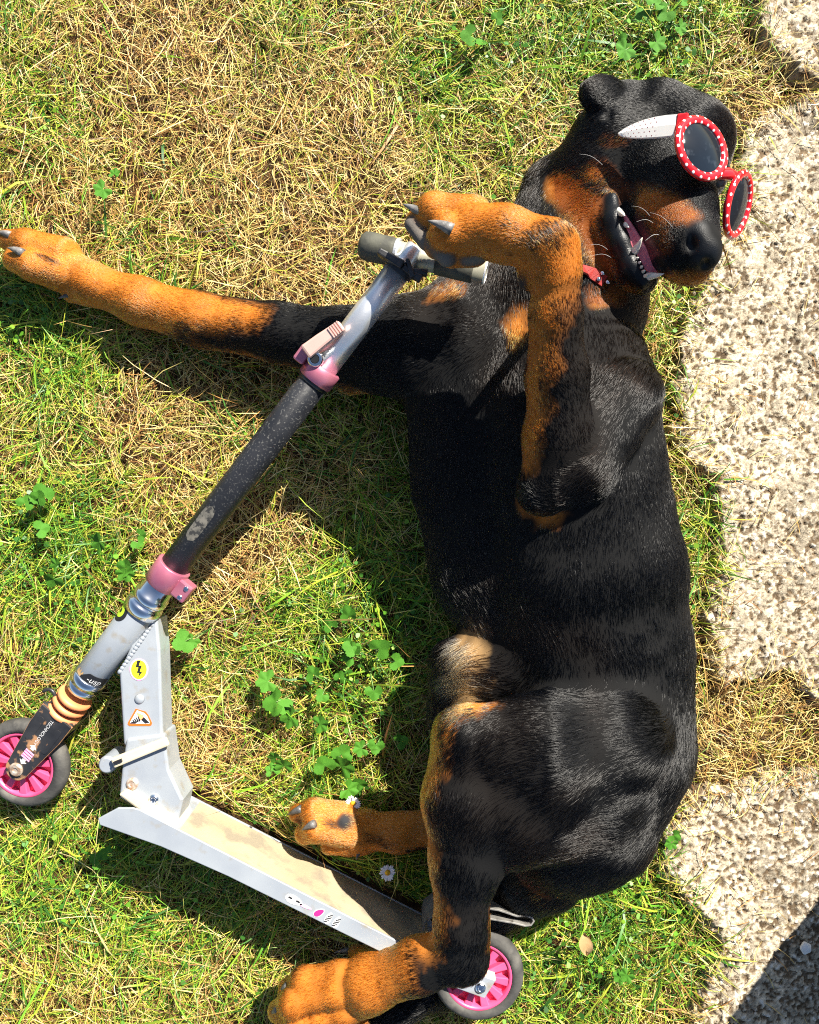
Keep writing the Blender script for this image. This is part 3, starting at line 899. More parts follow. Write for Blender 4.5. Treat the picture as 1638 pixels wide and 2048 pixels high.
# ---- fur: short strands following the flow
def hair_material():
    m = bpy.data.materials.new('dog_fur'); m.use_nodes = True
    nt = m.node_tree; nt.nodes.remove(nt.nodes['Principled BSDF'])
    h = nt.nodes.new('ShaderNodeBsdfHairPrincipled'); h.parametrization = 'COLOR'; h.model = 'CHIANG'
    a = nt.nodes.new('ShaderNodeAttribute'); a.attribute_name = 'col'
    nt.links.new(a.outputs['Color'], h.inputs['Color'])
    h.inputs['IOR'].default_value = 1.34; h.inputs['Roughness'].default_value = .17; h.inputs['Radial Roughness'].default_value = .30
    h.inputs['Coat'].default_value = 0.0
    nt.links.new(h.outputs[0], nt.nodes['Material Output'].inputs['Surface'])
    return m
M['fur'] = hair_material()

def make_curves(name, pts, rad, col, material, parent):
    n, k = pts.shape[:2]
    cu = bpy.data.hair_curves.new(name)
    cu.add_curves([k] * n)
    cu.attributes['position'].data.foreach_set('vector', pts.astype(np.float32).ravel())
    r = cu.attributes.get('radius') or cu.attributes.new('radius', 'FLOAT', 'POINT')
    r.data.foreach_set('value', rad.astype(np.float32).ravel())
    c = cu.attributes.new('col', 'FLOAT_COLOR', 'CURVE')
    cc = np.ones((n, 4), np.float32); cc[:, :3] = col
    c.data.foreach_set('color', cc.ravel())
    cu.materials.append(material)
    o = bpy.data.objects.new(name, cu); COL.objects.link(o)
    attach(o, parent)
    return o

def make_fur(n):
    w = BA.copy()
    cz = BV[BF].mean(1)[:, 2]; nz = BN[BF].mean(1)[:, 2]
    w *= np.where(nz < -.35, .15, 1.0) * np.where(cz < .012, .1, 1)
    hfc = near_head[BF[:, 0]]
    w *= np.where(hfc, 2.4, 1.0)
    w *= np.where(tan[BF[:, 0]] > .4, 2.0, 1.0)
    w /= w.sum()
    q = rng.choice(len(BF), n, p=w)
    u, v = rng.random(n), rng.random(n)
    W = np.stack([(1 - u) * (1 - v), u * (1 - v), u * v, (1 - u) * v], 1)
    def itp(A): return (A[BF[q]] * (W[..., None] if A.ndim == 2 else W)).sum(1)
    p = itp(BV); nr = itp(BN); fl = itp(flow); L = itp(flen); b = itp(bare)
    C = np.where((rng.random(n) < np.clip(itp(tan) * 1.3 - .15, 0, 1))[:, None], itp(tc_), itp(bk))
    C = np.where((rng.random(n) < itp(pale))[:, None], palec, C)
    keep = (rng.random(n) > b * 1.4) & (L > .0015)
    p, nr, fl, L, C = p[keep], nr[keep], fl[keep], L[keep], C[keep]; n = len(p)
    nr /= np.linalg.norm(nr, axis=1, keepdims=True)
    side = np.cross(nr, fl)
    wob = (fbm(p[:, 0], p[:, 1] + p[:, 2], 14, 91, 2) - .5) * 1.0 + rng.normal(0, .11, n)
    fl = fl + side * wob[:, None]; fl /= np.linalg.norm(fl, axis=1, keepdims=True) + 1e-9
    lift = np.clip(rng.normal(.22, .07, n) + np.clip((.012 - L) * 22, 0, .2) + (fbm(p[:, 0], p[:, 1], 45, 93, 2) - .5) * .22, .08, .9)
    L = L * rng.uniform(.6, 1.15, n)
    K = 4
    pts = np.zeros((n, K, 3), np.float32)
    for i in range(K):
        t = i / (K - 1)
        a = lift * (1 - .55 * t)
        dirv = fl * np.cos(a)[:, None] + nr * np.sin(a)[:, None]
        pts[:, i] = p - nr * np.minimum(.0012, L * .08)[:, None] + dirv * (L * t)[:, None]
    rad = np.stack([np.full(n, r) for r in (.00024, .00022, .00017, .00005)], 1)
    rad *= np.where(tan.mean() > 2, 1, 1)
    C = C * np.exp(rng.normal(-.05, .38, n))[:, None]
    # scattered guard hairs, coloured paler to imitate sunlit glints
    tn = C[:, 0] > .15; dk_ = tn & (rng.random(n) < .07); C[dk_] *= .12
    g = rng.random(n) < .035
    rad[g] *= 1.4
    C[g] = C[g] * 1.5 + rng.uniform(.006, .03, (g.sum(), 1)) * np.array([1, .95, .9])
    o = make_curves('fur', pts, rad, np.clip(C, 0.0012, .9), M['fur'], DOG)
    o['kind'] = 'stuff'
    return o
FUR_N = 430000
make_fur(FUR_N)

# ---- claws, teeth, tongue
def claw(base, d, L, r, bend, m, name='claw'):
    d = Vector(d).normalized(); base = Vector(base); bend = Vector(bend)
    pts, rr = [], []
    for i in range(6):
        t = i / 5
        pts.append(base - d * r * 1.2 + d * (L + r) * t + bend * L * .28 * t * t); rr.append(r * (1 - t ** 1.6) + .0005)
    V, F = tube_path(pts, rr, 9)
    return obj(name, V, F, M[m], DOG, smooth=True)
for c in CLAWS: claw(*c)
def tooth(a, b, za, zb, r, bend=(0, 0, 0)):
    p, q_ = P(*a, za), P(*b, zb); claw(p, q_ - p, (q_ - p).length, r, Vector(bend), 'tooth', 'tooth')
tooth((1266, 508), (1288, 478), .206, .232, .0060, (-.2, .3, 0))
tooth((1296, 553), (1328, 553), .206, .228, .0056, (.1, .5, 0))
for i in range(5):
    t = i / 4
    a = (1272 + 18 * t, 518 + 34 * t); tooth(a, (a[0] + 5, a[1] - 3), .210, .220, .0024)
tooth((1240, 425), (1250, 432), .206, .222, .0050)
tooth((1250, 450), (1258, 455), .205, .218, .0036)
def tongue():
    V, F = [], []
    prof = [((1244, 435), .200, 9), ((1262, 470), .205, 14), ((1284, 508), .208, 17), ((1302, 534), .209, 15), ((1312, 548), .208, 9), ((1316, 554), .207, 2)]
    n = 14
    for (a, z_, w) in prof:
        c = P(*a, z_)
        for i in range(n):
            th = 2 * math.pi * i / n; cs, sn = math.cos(th), math.sin(th)
            V.append(c + Vector((.86, .42, .25)) * (R_(w, z_) * cs) + Vector((-.2, -.1, 1)) * (.0075 * sn - (.003 if sn > 0 and abs(cs) < .35 else 0)))
    for j in range(len(prof) - 1):
        for i in range(n): F.append((j * n + i, j * n + (i + 1) % n, (j + 1) * n + (i + 1) % n, (j + 1) * n + i))
    F.append(tuple(range(n))); F.append(tuple((len(prof) - 1) * n + i for i in range(n)))
    obj('tongue', V, F, M['tongue'], DOG, smooth=True)
tongue()
for (a, b, za, zb) in (((1300, 432), (1262, 412), .258, .285), ((1306, 446), (1272, 444), .258, .290), ((1318, 470), (1290, 482), .258, .29), ((1345, 455), (1300, 425), .268, .30),
                       ((1216, 500), (1178, 490), .20, .24), ((1222, 515), (1184, 512), .20, .235), ((1205, 330), (1158, 308), .205, .24)):
    p, q_ = P(*a, za), P(*b, zb); wp_ = [p.lerp(q_, i / 7) + Vector((0, .0022, .004)) * math.sin(math.pi * i / 7) for i in range(8)]
    V, F = tube_path(wp_, [.00022 * (1 - .8 * i / 7) for i in range(8)], 5); obj('whisker', V, F, M['white'], DOG, smooth=True)

# ------------------------------------------------------------------ kick scooter lying on its side
SCO = empty('kick_scooter', P(520, 1400, 0), 'silver and pink kick scooter lying on its side under the dog', 'scooter')
TA = P(52, 1524, .050); TB = P(818, 512, .224)
TD = (TB - TA).normalized()
def TP(py):
    k = (1024 - py) / FOC; d = TB - TA
    return TA + d * ((k * (CAM_H - TA.z) - TA.y) / (d.y + k * d.z))
TDa = TD.cross(Vector((0, 0, 1))).normalized()       # across the steering axis, lying flat (lower right)
TDb = TDa.cross(TD).normalized()                     # out of the scooter's side, up to the viewer
def along(y0, y1, prof, m, name, parent=None, n=48, bevel=0, smooth=True):
    """prof: list of (fraction 0..1, radius)"""
    a, b = TP(y0), TP(y1); L = (b - a).length; d = (b - a).normalized()
    V, F = lathe(a, d, [(t * L, r) for t, r in prof], n)
    o = obj(name, V, F, M[m], parent or SCO, smooth=False)
    me = o.data
    me.polygons.foreach_set('use_smooth', [len(p.vertices) == 4 for p in me.polygons])
    return o
def ridge(*pairs):  # doubled profile points keep edges crisp
    out = []
    for t, r in pairs: out.append((t, r))
    return out

# black lower tube with its scuffs, silver inner tube
bt = along(1150, 752, [(0, .0200), (.001, .0205), (.999, .0205), (1, .0200)], 'black_tube', 'lower_tube')
along(760, 528, [(0, .0172), (1, .0172)], 'alu', 'inner_tube')
tip = along(528, 492, [(0, .0172), (.08, .0150), (.3, .0125), (.9, .0120), (1, .009)], 'alu', 'tube_neck')
along(768, 756, [(0, .0210), (.12, .0222), (.88, .0222), (1, .0210)], 'black_plastic', 'tube_collar')
def on_tube(py, ang, lat, r):
    """point on a cylinder round the steering axis; ang 0 = towards viewer, + towards lower right; lat = along axis"""
    return TP(py) + TD * lat + (TDb * math.cos(ang) + TDa * math.sin(ang)) * r
# scratches and worn patches of the black tube (thin raised flakes where the paint has gone)
M['scuff'] = mat('scuffed_paint', (0.16, 0.16, 0.155), (0.28, 0.27, 0.26), rough=.6, scale=200)
M['scuff2'] = mat('scuffed_foam', (0.075, 0.072, 0.062), (0.14, 0.13, 0.11), rough=.75, scale=120, c3=(.02, .02, .02), scale3=160, thr3=(.48, .56))
def flakes():
    V, F = [], []
    for i in range(170):
        py = 1145 - 380 * random.random() ** 1.25
        ang = random.uniform(-1.35, 1.45); L = random.uniform(.0006, .0042) ; w = random.uniform(.00015, .0006)
        tl = random.choice([random.uniform(-.3, .3), random.uniform(-1.5, 1.5)])
        for s in (1,):
            o = len(V); r = .0205 + .0003
            c0 = (0, 0)
            ca, sa = math.cos(tl), math.sin(tl)
            for (a, b) in ((-L, -w), (L * .2, -w * random.uniform(.6, 1.5)), (L, 0), (L * .1, w), (-L * .8, w * .7)):
                la = a * ca - b * sa; ta = a * sa + b * ca
                V.append(on_tube(py, ang + ta / r, la, r))
            F.append((o, o + 1, o + 2, o + 3, o + 4))
    o = obj('scuff_marks', V, F, M['scuff'], bt); o['kind'] = 'stuff'
def patch(py, ang0, l0, l1, w, r=.0209, m='scuff2', name='worn_patch', parent=None):
    V, F = [], []
    n, k = 16, 9
    for i in range(n + 1):
        t = i / n; l = l0 + (l1 - l0) * t
        e = min(1, math.sqrt(max(0, 1 - abs(2 * t - 1) ** 5)))
        for j in range(k + 1):
            V.append(on_tube(py, ang0 + (j / k - .5) * w * (e + .02) / r, l, r))
    for i in range(n):
        for j in range(k):
            F.append((i * (k + 1) + j, i * (k + 1) + j + 1, (i + 1) * (k + 1) + j + 1, (i + 1) * (k + 1) + j))
    return obj(name, V, F, M[m], parent or bt, smooth=True)
patch(1045, -.15, -.030, .030, .018)

# upper clamp (pink) with quick-release lever
uc = along(762, 734, [(0, .0228), (.04, .0242), (.96, .0242), (1, .0228)], 'pink_ano', 'upper_clamp')
V, F = boxo(TP(738) - TDa * .030 + TDb * .008, TDa * .008, TD * .012, TDb * .012)
obj('clamp_ear', V, F, M['pink_ano'], uc, bevel=.003)
pv = P(631, 718, TP(725).z + .022)
V, F = lathe(pv - TDb * .014, TDb, [(0, .0105), (.016, .0105), (.018, .0092), (.0185, .006), (.0165, .0055)], 24)
obj('bolt', V, F, M['chrome'], uc, smooth=False, bevel=.0005)
V, F = lathe(pv + TDb * .0030, TDb, [(0, .0054), (.0014, .0054)], 12); obj('bolt_socket', V, F, M['blackp'], uc)
l0 = P(612, 708, pv.z - .004); l1 = P(684, 652, pv.z + .004)
ld = (l1 - l0).normalized(); ln = ld.cross(Vector((0, 0, 1))).normalized()
V, F = prism([l0 - ln * .010, l0 + ln * .010, l0 + ld * .03 + ln * .009, l1 + ln * .009, l1 - ln * .006, l0 + ld * .025 - ln * .009], (0, 0, .013))
M['peach'] = mat('pale_pink_anodised', (0.66, 0.40, 0.34), (0.72, 0.47, 0.40), rough=.4, metal=.35, scale=20)
lv = obj('lever', V, F, M['peach'], uc, bevel=.003)
for i in range(5):
    c = l1 - ld * (.003 + .0035 * i) + Vector((0, 0, .0135))
    V, F = boxo(c + ln * .0015, ln * .0075, ld * .0009, Vector((0, 0, .0010))); obj('lever_rib', V, F, M['peach'], lv)

# lower clamp with bolted tab
lc = along(1168, 1130, [(0, .0238), (.03, .0252), (.97, .0252), (1, .0238)], 'pink_ano', 'lower_clamp')
V, F = boxo(TP(1150) + TDa * .031 + TDb * .004, TDa * .012, TD * .0140, TDb * .010)
obj('clamp_tab', V, F, M['pink_ano'], lc, bevel=.003)
for s in (-1, 1):
    c = TP(1150) + TDa * .035 + TDb * .0145 + TD * (.0080 * s)
    V, F = lathe(c - TDb * .002, TDb, [(0, .0038), (.002, .0038), (.0032, .0028), (.0026, .0018)], 16)
    obj('bolt', V, F, M['chrome'], lc, smooth=True)
# headset and head tube
hs_ = along(1222, 1164, [(0, .0235), (.02, .0262), (.22, .0270), (.30, .0262), (.32, .0238), (.40, .0236), (.42, .0252), (.60, .0252), (.62, .0225), (.95, .0222), (1, .021)], 'chrome', 'headset')
ht_ = along(1352, 1220, [(0, .0232), (.005, .0236), (.995, .0236), (1, .0232)], 'alu_paint', 'head_tube')
along(1378, 1350, [(0, .0215), (.02, .0232), (.40, .0236), (.42, .0226), (.46, .0226), (.48, .0256), (.95, .0256), (1, .0236)], 'chrome', 'lower_headset')
for k in range(3):
    y0 = 1393 + k * 13.5
    V, F = lathe(TP(y0 + 6.5), TD, [(.0000, .0190), (.0008, .0240), (.0035, .0262), (.0062, .0262), (.0088, .0240), (.0096, .0190)], 40)
    obj('spring_ring', V, F, M['orange'], SCO, smooth=True)
V, F = lathe(TP(1436), TD, [(0, .0195), (.034, .0195)], 30); obj('suspension_core', V, F, mat('dark_rubber', (.12, .03, .015), rough=.8), SCO, smooth=False)

# sticker with the maker's lettering round the head tube, lime ring sticker
def wrap_sticker(py, a0, a1, l0, l1, m, r, name, parent, cut=None):
    V, F = [], []
    n, k = 18, 4
    for i in range(n + 1):
        a = a0 + (a1 - a0) * i / n
        lo = l0; hi = l1 if cut is None else l0 + (l1 - l0) * cut(i / n)
        for j in range(k + 1): V.append(on_tube(py, a, lo + (hi - lo) * j / k, r))
    for i in range(n):
        for j in range(k): F.append((i * (k + 1) + j, i * (k + 1) + j + 1, (i + 1) * (k + 1) + j + 1, (i + 1) * (k + 1) + j))
    return obj(name, V, F, M[m], parent, smooth=True)
wrap_sticker(1350, -.85, -.25, .001, .010, 'deadleaf', .0239, 'sticker_residue', ht_, lambda t: .5 + .5 * math.sin(t * 9) ** 2)
wrap_sticker(1350, -.35, 1.35, .001, .0155, 'blackp', .0240, 'name_sticker', ht_, lambda t: min(1, .25 + 3 * t))
def text_mesh(s, size, shear=0.0):
    cu = bpy.data.curves.new('t', 'FONT'); cu.body = s; cu.size = size; cu.align_x = 'CENTER'; cu.align_y = 'CENTER'; cu.shear = shear
    cu.resolution_u = 3
    t = bpy.data.objects.new('t', cu); COL.objects.link(t)
    bpy.context.view_layer.update()
    me = bpy.data.meshes.new_from_object(t)
    V = [v.co.copy() for v in me.vertices]; F = [tuple(p.vertices) for p in me.polygons]
    bpy.data.objects.remove(t); bpy.data.curves.remove(cu); bpy.data.meshes.remove(me)
    return V, F
V, F = text_mesh('-usp', .013, .25)
obj('lettering', [on_tube(1350, .52 + v.x / .0243, .0072 + v.y, .0244) for v in V], F, M['white'], ht_)
def wrap_disc(py, a, l, R, m, r, name, parent, ry=1.0):
    V = [on_tube(py, a, l, r)]; F = []
    n = 28
    for k in (1, 2, 3):
        for i in range(n):
            th = 2 * math.pi * i / n
            V.append(on_tube(py, a + R * k / 3 * math.cos(th) / r, l + R * k / 3 * ry * math.sin(th), r))
    for i in range(n): F.append((0, 1 + i, 1 + (i + 1) % n))
    for k in range(2):
        for i in range(n): F.append((1 + k * n + i, 1 + k * n + (i + 1) % n, 1 + (k + 1) * n + (i + 1) % n, 1 + (k + 1) * n + i))
    return obj(name, V, F, M[m], parent, smooth=True)
wrap_disc(1228, -.95, -.004, .016, 'blackp', .0240, 'round_sticker', ht_)
wrap_disc(1228, -.95, -.004, .010, 'lime', .0242, 'sticker_ring', ht_)
wrap_disc(1228, -.95, -.004, .0035, 'blackp', .0244, 'sticker_centre', ht_)

# down tube, hinge bracket
DZ1, DZ0 = .108, .058
def pxpoly(pts, z): return [P(a, b, z) for a, b in pts]
V, F = prism(pxpoly([(238, 1345), (262, 1290), (314, 1236), (320, 1300), (326, 1486), (247, 1492)], DZ1), (0, 0, DZ0 - DZ1))
dt = obj('down_tube', V, F, M['alu_paint'], SCO, bevel=.004, seg=3)
for i in range(17):      # the weld beads
    t = i / 16
    c = P(312 - 72 * t, 1237 + 106 * t, DZ1 + .0006 - .004 * abs(t - .5))
    V, F = lathe(c - TD * .0042, TD, [(0, .0008), (.0012, .0026), (.0042, .0034), (.0072, .0026), (.0084, .0008)], 12)
    obj('weld_bead', V, F, M['alu_paint'], dt, smooth=True)
V, F = prism(pxpoly([(252, 1478), (328, 1468), (338, 1540), (366, 1600), (352, 1662), (300, 1635), (238, 1596), (243, 1540)], DZ1 + .004), (0, 0, DZ0 - DZ1 - .008))
br = obj('hinge_bracket', V, F, M['alu_paint'], SCO, bevel=.004, seg=3)
V, F = prism(pxpoly([(236, 1590), (250, 1580), (352, 1640), (362, 1668), (340, 1668)], .122), (0, 0, -.07))
obj('bracket_foot', V, F, M['cream'], br, bevel=.003)
def bolt_at(px, py, z, r, h, m, parent, name='bolt'):
    c = P(px, py, z)
    V, F = lathe(c, (0, 0, 1), [(0, r), (h * .55, r), (h * .9, r * .75), (h, r * .5), (h * .7, r * .42), (h * .7, .0004)], 24)
    return obj(name, V, F, M[m], parent, smooth=False, bevel=.0004)
M['rustbolt'] = mat('rusty_bolt', (.34, .20, .12), (.62, .55, .46), rough=.5, metal=.5, scale=160)
bolt_at(265, 1567, DZ1 + .004, .0085, .004, 'rustbolt', br)
bolt_at(308, 1598, DZ1 + .004, .0070, .005, 'chrome', br)
V, F = lathe(P(279, 1398, DZ1), (0, 0, 1), [(0, .0072), (.0016, .0064), (.003, .004), (.0036, .0008)], 24)
obj('rivet', V, F, M['alu_paint'], dt, smooth=True)
# folding lever band
c0, c1 = P(228, 1524, DZ1 + .006), P(338, 1480, DZ1 + .006)
dd = (c1 - c0).normalized(); dn = dd.cross(Vector((0, 0, 1))).normalized()
V, F = prism([c0 - dn * .0075, c1 - dn * .0065, c1 + dn * .0065, c0 + dn * .0075], (0, 0, .008))
fl_ = obj('folding_lever', V, F, M['cream'], SCO, bevel=.0025)
V, F = lathe(P(240, 1508, DZ0), (0, 0, 1), [(0, .0125), (DZ1 - DZ0, .0125), (DZ1 - DZ0 + .004, .010)], 32)
obj('pivot_boss', V, F, M['alu_paint'], fl_, bevel=.001)
V, F = boxo(P(236, 1523, DZ1 + .015), dd * .006, dn * .0022, Vector((0, 0, .002))); obj('lever_slot', V, F, M['blackp'], fl_)

# printed stickers on the down tube
def flat(pts, z, m, name, parent):
    V, F = prism(pxpoly(pts, z), (0, 0, .0004)); return obj(name, V, F, M[m], parent)
def ellpts(cx, cy, rx, ry, n=36): return [(cx + rx * math.cos(2 * math.pi * i / n), cy + ry * math.sin(2 * math.pi * i / n)) for i in range(n)]
z = DZ1 + .0003
flat(ellpts(278, 1339, 18.5, 22), z, 'pinkp', 'round_sticker', dt)
flat(ellpts(278, 1339, 15.5, 19), z + .0005, 'yellow', 'sticker_face', dt)
q = lambda a, b: (230 + a * .0879, 1300 + b * .0879)
flat([q(*p) for p in [(505, 240), (580, 245), (545, 355), (615, 352), (565, 490), (630, 485), (525, 635), (555, 520), (500, 515), (535, 390), (475, 385)]], z + .001, 'blackp', 'lightning_bolt', dt)
tri = [q(*p) for p in [(470, 1335), (700, 1400), (760, 1480), (845, 1660), (830, 1710), (790, 1725), (330, 1725), (290, 1690), (300, 1640)]]
flat(tri, z, 'orangep', 'warning_sticker', dt)
tin = [q(*p) for p in [(500, 1370), (660, 1430), (730, 1500), (795, 1650), (780, 1675), (350, 1675), (345, 1640)]]
flat(tin, z + .0005, 'white', 'sticker_face', dt)
flat([q(*p) for p in [(490, 1420), (640, 1480), (650, 1530), (600, 1600), (560, 1560)]], z + .001, 'peachp', 'hand_print', dt)
flat([q(*p) for p in [(655, 1525), (780, 1650), (690, 1660), (600, 1580)]], z + .0015, 'blackp', 'sleeve_print', dt)
for a in range(4):
    x0 = 400 + a * 40; y0 = 1590 - a * 27
    flat([q(x0, y0), (q(x0 + 14, y0 - 6)), q(x0 + 62, 1640 - a * 10), q(x0 + 40, 1655 - a * 10)], z + .0015, 'blackp', 'finger_print', dt)
flat([q(345, 1668), q(470, 1668), q(570, 1600), q(545, 1600), q(455, 1645), q(385, 1630)], z + .001, 'blackp', 'bar_print', dt)

# fork plates, printed spring and lettering
FA = TP(1424)
fd = (TA - FA); FL = fd.length; fd.normalize()
def fk(t, a, h): return FA + fd * t + TDa * a + TDb * h
def fork_plate(h, th, m, name, parent, grow=0.0):
    pts = []
    w0, w1 = .0270 + grow, .0172 + grow
    pts += [fk(-.004, -w0, h), fk(-.004, w0, h), fk(.030, w0 * .98, h)]
    for i in range(13):
        a = math.pi / 2 - math.pi * i / 12
        pts.append(fk(FL + .001 + w1 * math.cos(a), w1 * math.sin(a), h))
    pts += [fk(.030, -w0 * .98, h)]
    V, F = prism(pts, TDb * th); return obj(name, V, F, M[m], parent, bevel=.0010)
fork = fork_plate(.0185, .0050, 'fork', 'fork_blade', SCO)
fork_plate(.0183, .0040, 'forkedge', 'rusty_rim', fork, .0008)
fork2 = fork_plate(-.0240, .0050, 'fork', 'fork_blade', SCO)
V, F = prism([fk(-.004, -.0268, -.0188), fk(-.004, .0268, -.0188), fk(.022, .026, -.0188), fk(.022, -.026, -.0188)], TDb * .037)
obj('fork_crown', V, F, M['fork'], SCO, bevel=.002)
V, F = tube_path([fk(-.010 + .012 * math.cos(a), -.030 + .010 * math.sin(a), .01) for a in [math.pi * .0 + i * .35 for i in range(14)]], [.0028] * 14, 8)
obj('fork_loop', V, F, M['fork'], SCO, smooth=True)
def slot(t0, t1, a0, m='rustbolt'):
    pts = []
    r = .0052
    for i in range(9): a = math.pi / 2 + math.pi * i / 8; pts.append(fk(t0 + r * math.cos(a), a0 + r * math.sin(a), .0236))
    for i in range(9): a = -math.pi / 2 + math.pi * i / 8; pts.append(fk(t1 + r * math.cos(a), a0 + r * math.sin(a), .0236))
    V, F = prism(pts, TDb * .0006); return obj('pressed_slot', V, F, M['fork'], fork, bevel=.0003)
slot(.016, .050, -.0150); slot(.016, .052, .0160)
V, F = text_mesh('TECHNOLOGY', .0072)
obj('lettering', [fk(.030 + v.x, -.001 + v.y * 1.0, .0238) for v in V], F, M['white'], fork)
def fprint(pts, m, name, h=.0238):
    V, F = prism([fk(a, b, h) for a, b in pts], TDb * .0003); return obj(name, V, F, M[m], fork)
ac = .0005
for t, s in ((.060, 1), (.087, -1)):
    fprint([(t - .0055 * s, ac), (t, ac - .006), (t, ac - .0028), (t + .0035 * s, ac - .0028), (t + .0035 * s, ac + .0028), (t, ac + .0028), (t, ac + .006)], 'white', 'printed_arrow')
for k in range(4):
    t = .0668 + k * .0042
    fprint([(t, ac - .0075), (t + .0026, ac - .0075), (t + .0030, ac + .0075), (t + .0004, ac + .0075)], 'pinkp', 'printed_coil')
    if k < 3: fprint([(t + .0026, ac - .0072), (t + .0042, ac - .0072), (t + .0030, ac + .0072), (t + .0018, ac + .0072)], 'magenta', 'printed_coil', .0236)
V, F = lathe(TA + TDb * .0235, TDb, [(0, .0105), (.0022, .0105), (.004, .0085), (.0042, .004), (.0028, .0036), (.0028, .0004)], 28)
obj('axle_bolt', V, F, M['rustbolt'], fork, bevel=.0004)

# wheels
def wheel(c, ax, R, ang0, label):
    ax = Vector(ax).normalized(); d, a, b = frame_from(ax, Vector((0, 1, 0)))
    W = .012
    ri = R * .735
    V, F = lathe(c, ax, [(-W, ri), (-W * .98, ri - R * .055), (-W * .3, ri - R * .075), (W * .3, ri - R * .075), (W * .98, ri - R * .055), (W, ri), (W * .6, ri + .004), (-W * .6, ri + .004)], 64, closed=True)
    rim = obj('wheel', V, F, M['pink'], SCO, smooth=True); rim['label'] = label
    prof = []
    n = 14
    for i in range(n + 1):
        t = math.pi * i / n
        prof.append((-W * 1.06 * math.cos(t), ri + .0008 + (R - ri) * (abs(math.sin(t)) ** .55)))
    prof += [(W * .9, ri + .0006), (-W * .9, ri + .0006)]
    V, F = lathe(c, ax, prof, 72, closed=True)
    obj('tyre', V, F, M['rubber'], rim, smooth=True)
    V, F = lathe(c, ax, [(-W * 1.05, .0125), (W * 1.05, .0125)], 32); obj('hub', V, F, M['pink'], rim, bevel=.001)
    V, F = lathe(c, ax, [(-.002, .012), (-.002, ri - R * .03), (.0005, ri - R * .03), (.0005, .012)], 48, closed=True); obj('web', V, F, M['pink'], rim)
    N = 11
    for k in range(N):
        th = ang0 + 2 * math.pi * k / N
        u = a * math.cos(th) + b * math.sin(th); v = -a * math.sin(th) + b * math.cos(th)
        r0, r1 = .010, ri - R * .05
        P0 = [c + u * r0 - v * .0030, c + u * r1 - v * .0062, c + u * r1 + v * .0062, c + u * r0 + v * .0030]
        V, F = prism([p - ax * W * .8 for p in P0], ax * (W * 1.62))
        obj('spoke', V, F, M['pink'], rim, bevel=.0014)
    return rim
wheel(TA, TDb, R_(91, TA.z), .2, 'front wheel cut by the picture edge')
RW = P(956, 1945, .078)
wheel(RW, (0, 0, 1), R_(90.5, .086), .5, 'rear wheel under the dog\'s hock')

# deck
LZ = .132
LA, LB = P(345, 1655, LZ), P(794, 1884, LZ)
es = (LB - LA).normalized(); eu = Vector((-es.y, es.x, 0))
if eu.y < 0: eu = -eu
def dk(s, u, z): return Vector((LA.x, LA.y, 0)) + es * s + eu * u + Vector((0, 0, z))
DZB = .016
S0, S1 = -.052, .402
V, F = prism([dk(S0, -.006, LZ - .0042), dk(S1, -.006, LZ - .0042), dk(S1, -.0015, LZ - .0042), dk(S0, -.0015, LZ - .0042)], (0, 0, DZB - LZ + .0084))
deck = obj('deck', V, F, M['alu_paint'], SCO, bevel=.001)
for zz, nm in ((LZ, 'deck_side'), (DZB + .004, 'deck_side')):
    V, F = prism([dk(S0 - .040, -.043, zz), dk(S0 - .046, -.036, zz), dk(S0 - .028, -.010, zz), dk(S0 - .010, -.001, zz), dk(S0, .0012, zz), dk(S1, .0012, zz), dk(S1 + .03, -.012, zz), dk(S1 + .03, -.022, zz), dk(S1, -.022, zz), dk(.1, -.0255, zz), dk(S0 + .05, -.031, zz)], (0, 0, -.004))
    sd = obj(nm, V, F, M['alu_paint'], SCO, bevel=.0012)
    if zz == LZ: side = sd
V, F = boxo(dk((S0 + S1) / 2 + .03, -.0006, (LZ + DZB) / 2), es * (.5 * (S1 - S0) - .032), eu * .0008, Vector((0, 0, .5 * (LZ - DZB) - .0055)))
obj('grip_sheet', V, F, M['grip'], deck)
# stickers on the deck's upper side
def sprint(s, u, rs, ru, rot, m, name, h=.0004, n=22):
    pts = []
    for i in range(n):
        a = 2 * math.pi * i / n; x_, y_ = rs * math.cos(a), ru * math.sin(a) * (1 - .25 * math.cos(a))
        pts.append(dk(s + x_ * math.cos(rot) - y_ * math.sin(rot), u + x_ * math.sin(rot) + y_ * math.cos(rot), LZ + h))
    V, F = prism(pts, (0, 0, .0003)); return obj(name, V, F, M[m], side)
def s_of(px, py):
    v = P(px, py, LZ) - LA; return v.dot(es), v.dot(eu)
s, u = s_of(638, 1825); sprint(s, u, .0085, .0048, .9, 'white', 'leaf_sticker'); sprint(s, u, .0075, .0040, .9, 'magenta', 'leaf_print', .0008)
for (px, py) in ((657, 1836), (673, 1844)):
    s, u = s_of(px, py); sprint(s, u, .0085, .0044, 1.5, 'white', 'leaf_sticker')
    for k in range(5):
        o_ = -.0055 + k * .0028
        V, F = boxo(dk(s + o_ * .25, u + o_, LZ + .0010), (es * .95 + eu * .3) * (.0036 - abs(k - 2) * .0007), (eu * .95 - es * .3) * .0006, Vector((0, 0, .00015)))
        obj('stripe_print', V, F, M['blackp'], side)
s, u = s_of(612, 1812); sprint(s, u - .001, .009, .002, .05, 'pinkp', 'leaf_print')
s, u = s_of(588, 1800); sprint(s, u, .013, .0060, 0, 'white', 'rating_sticker')
for k in (-1, 1):
    V, F = boxo(dk(s + k * .006, u + .001, LZ + .0010), es * .0028, eu * .0011, Vector((0, 0, .00015))); obj('stripe_print', V, F, M['blackp'], side)

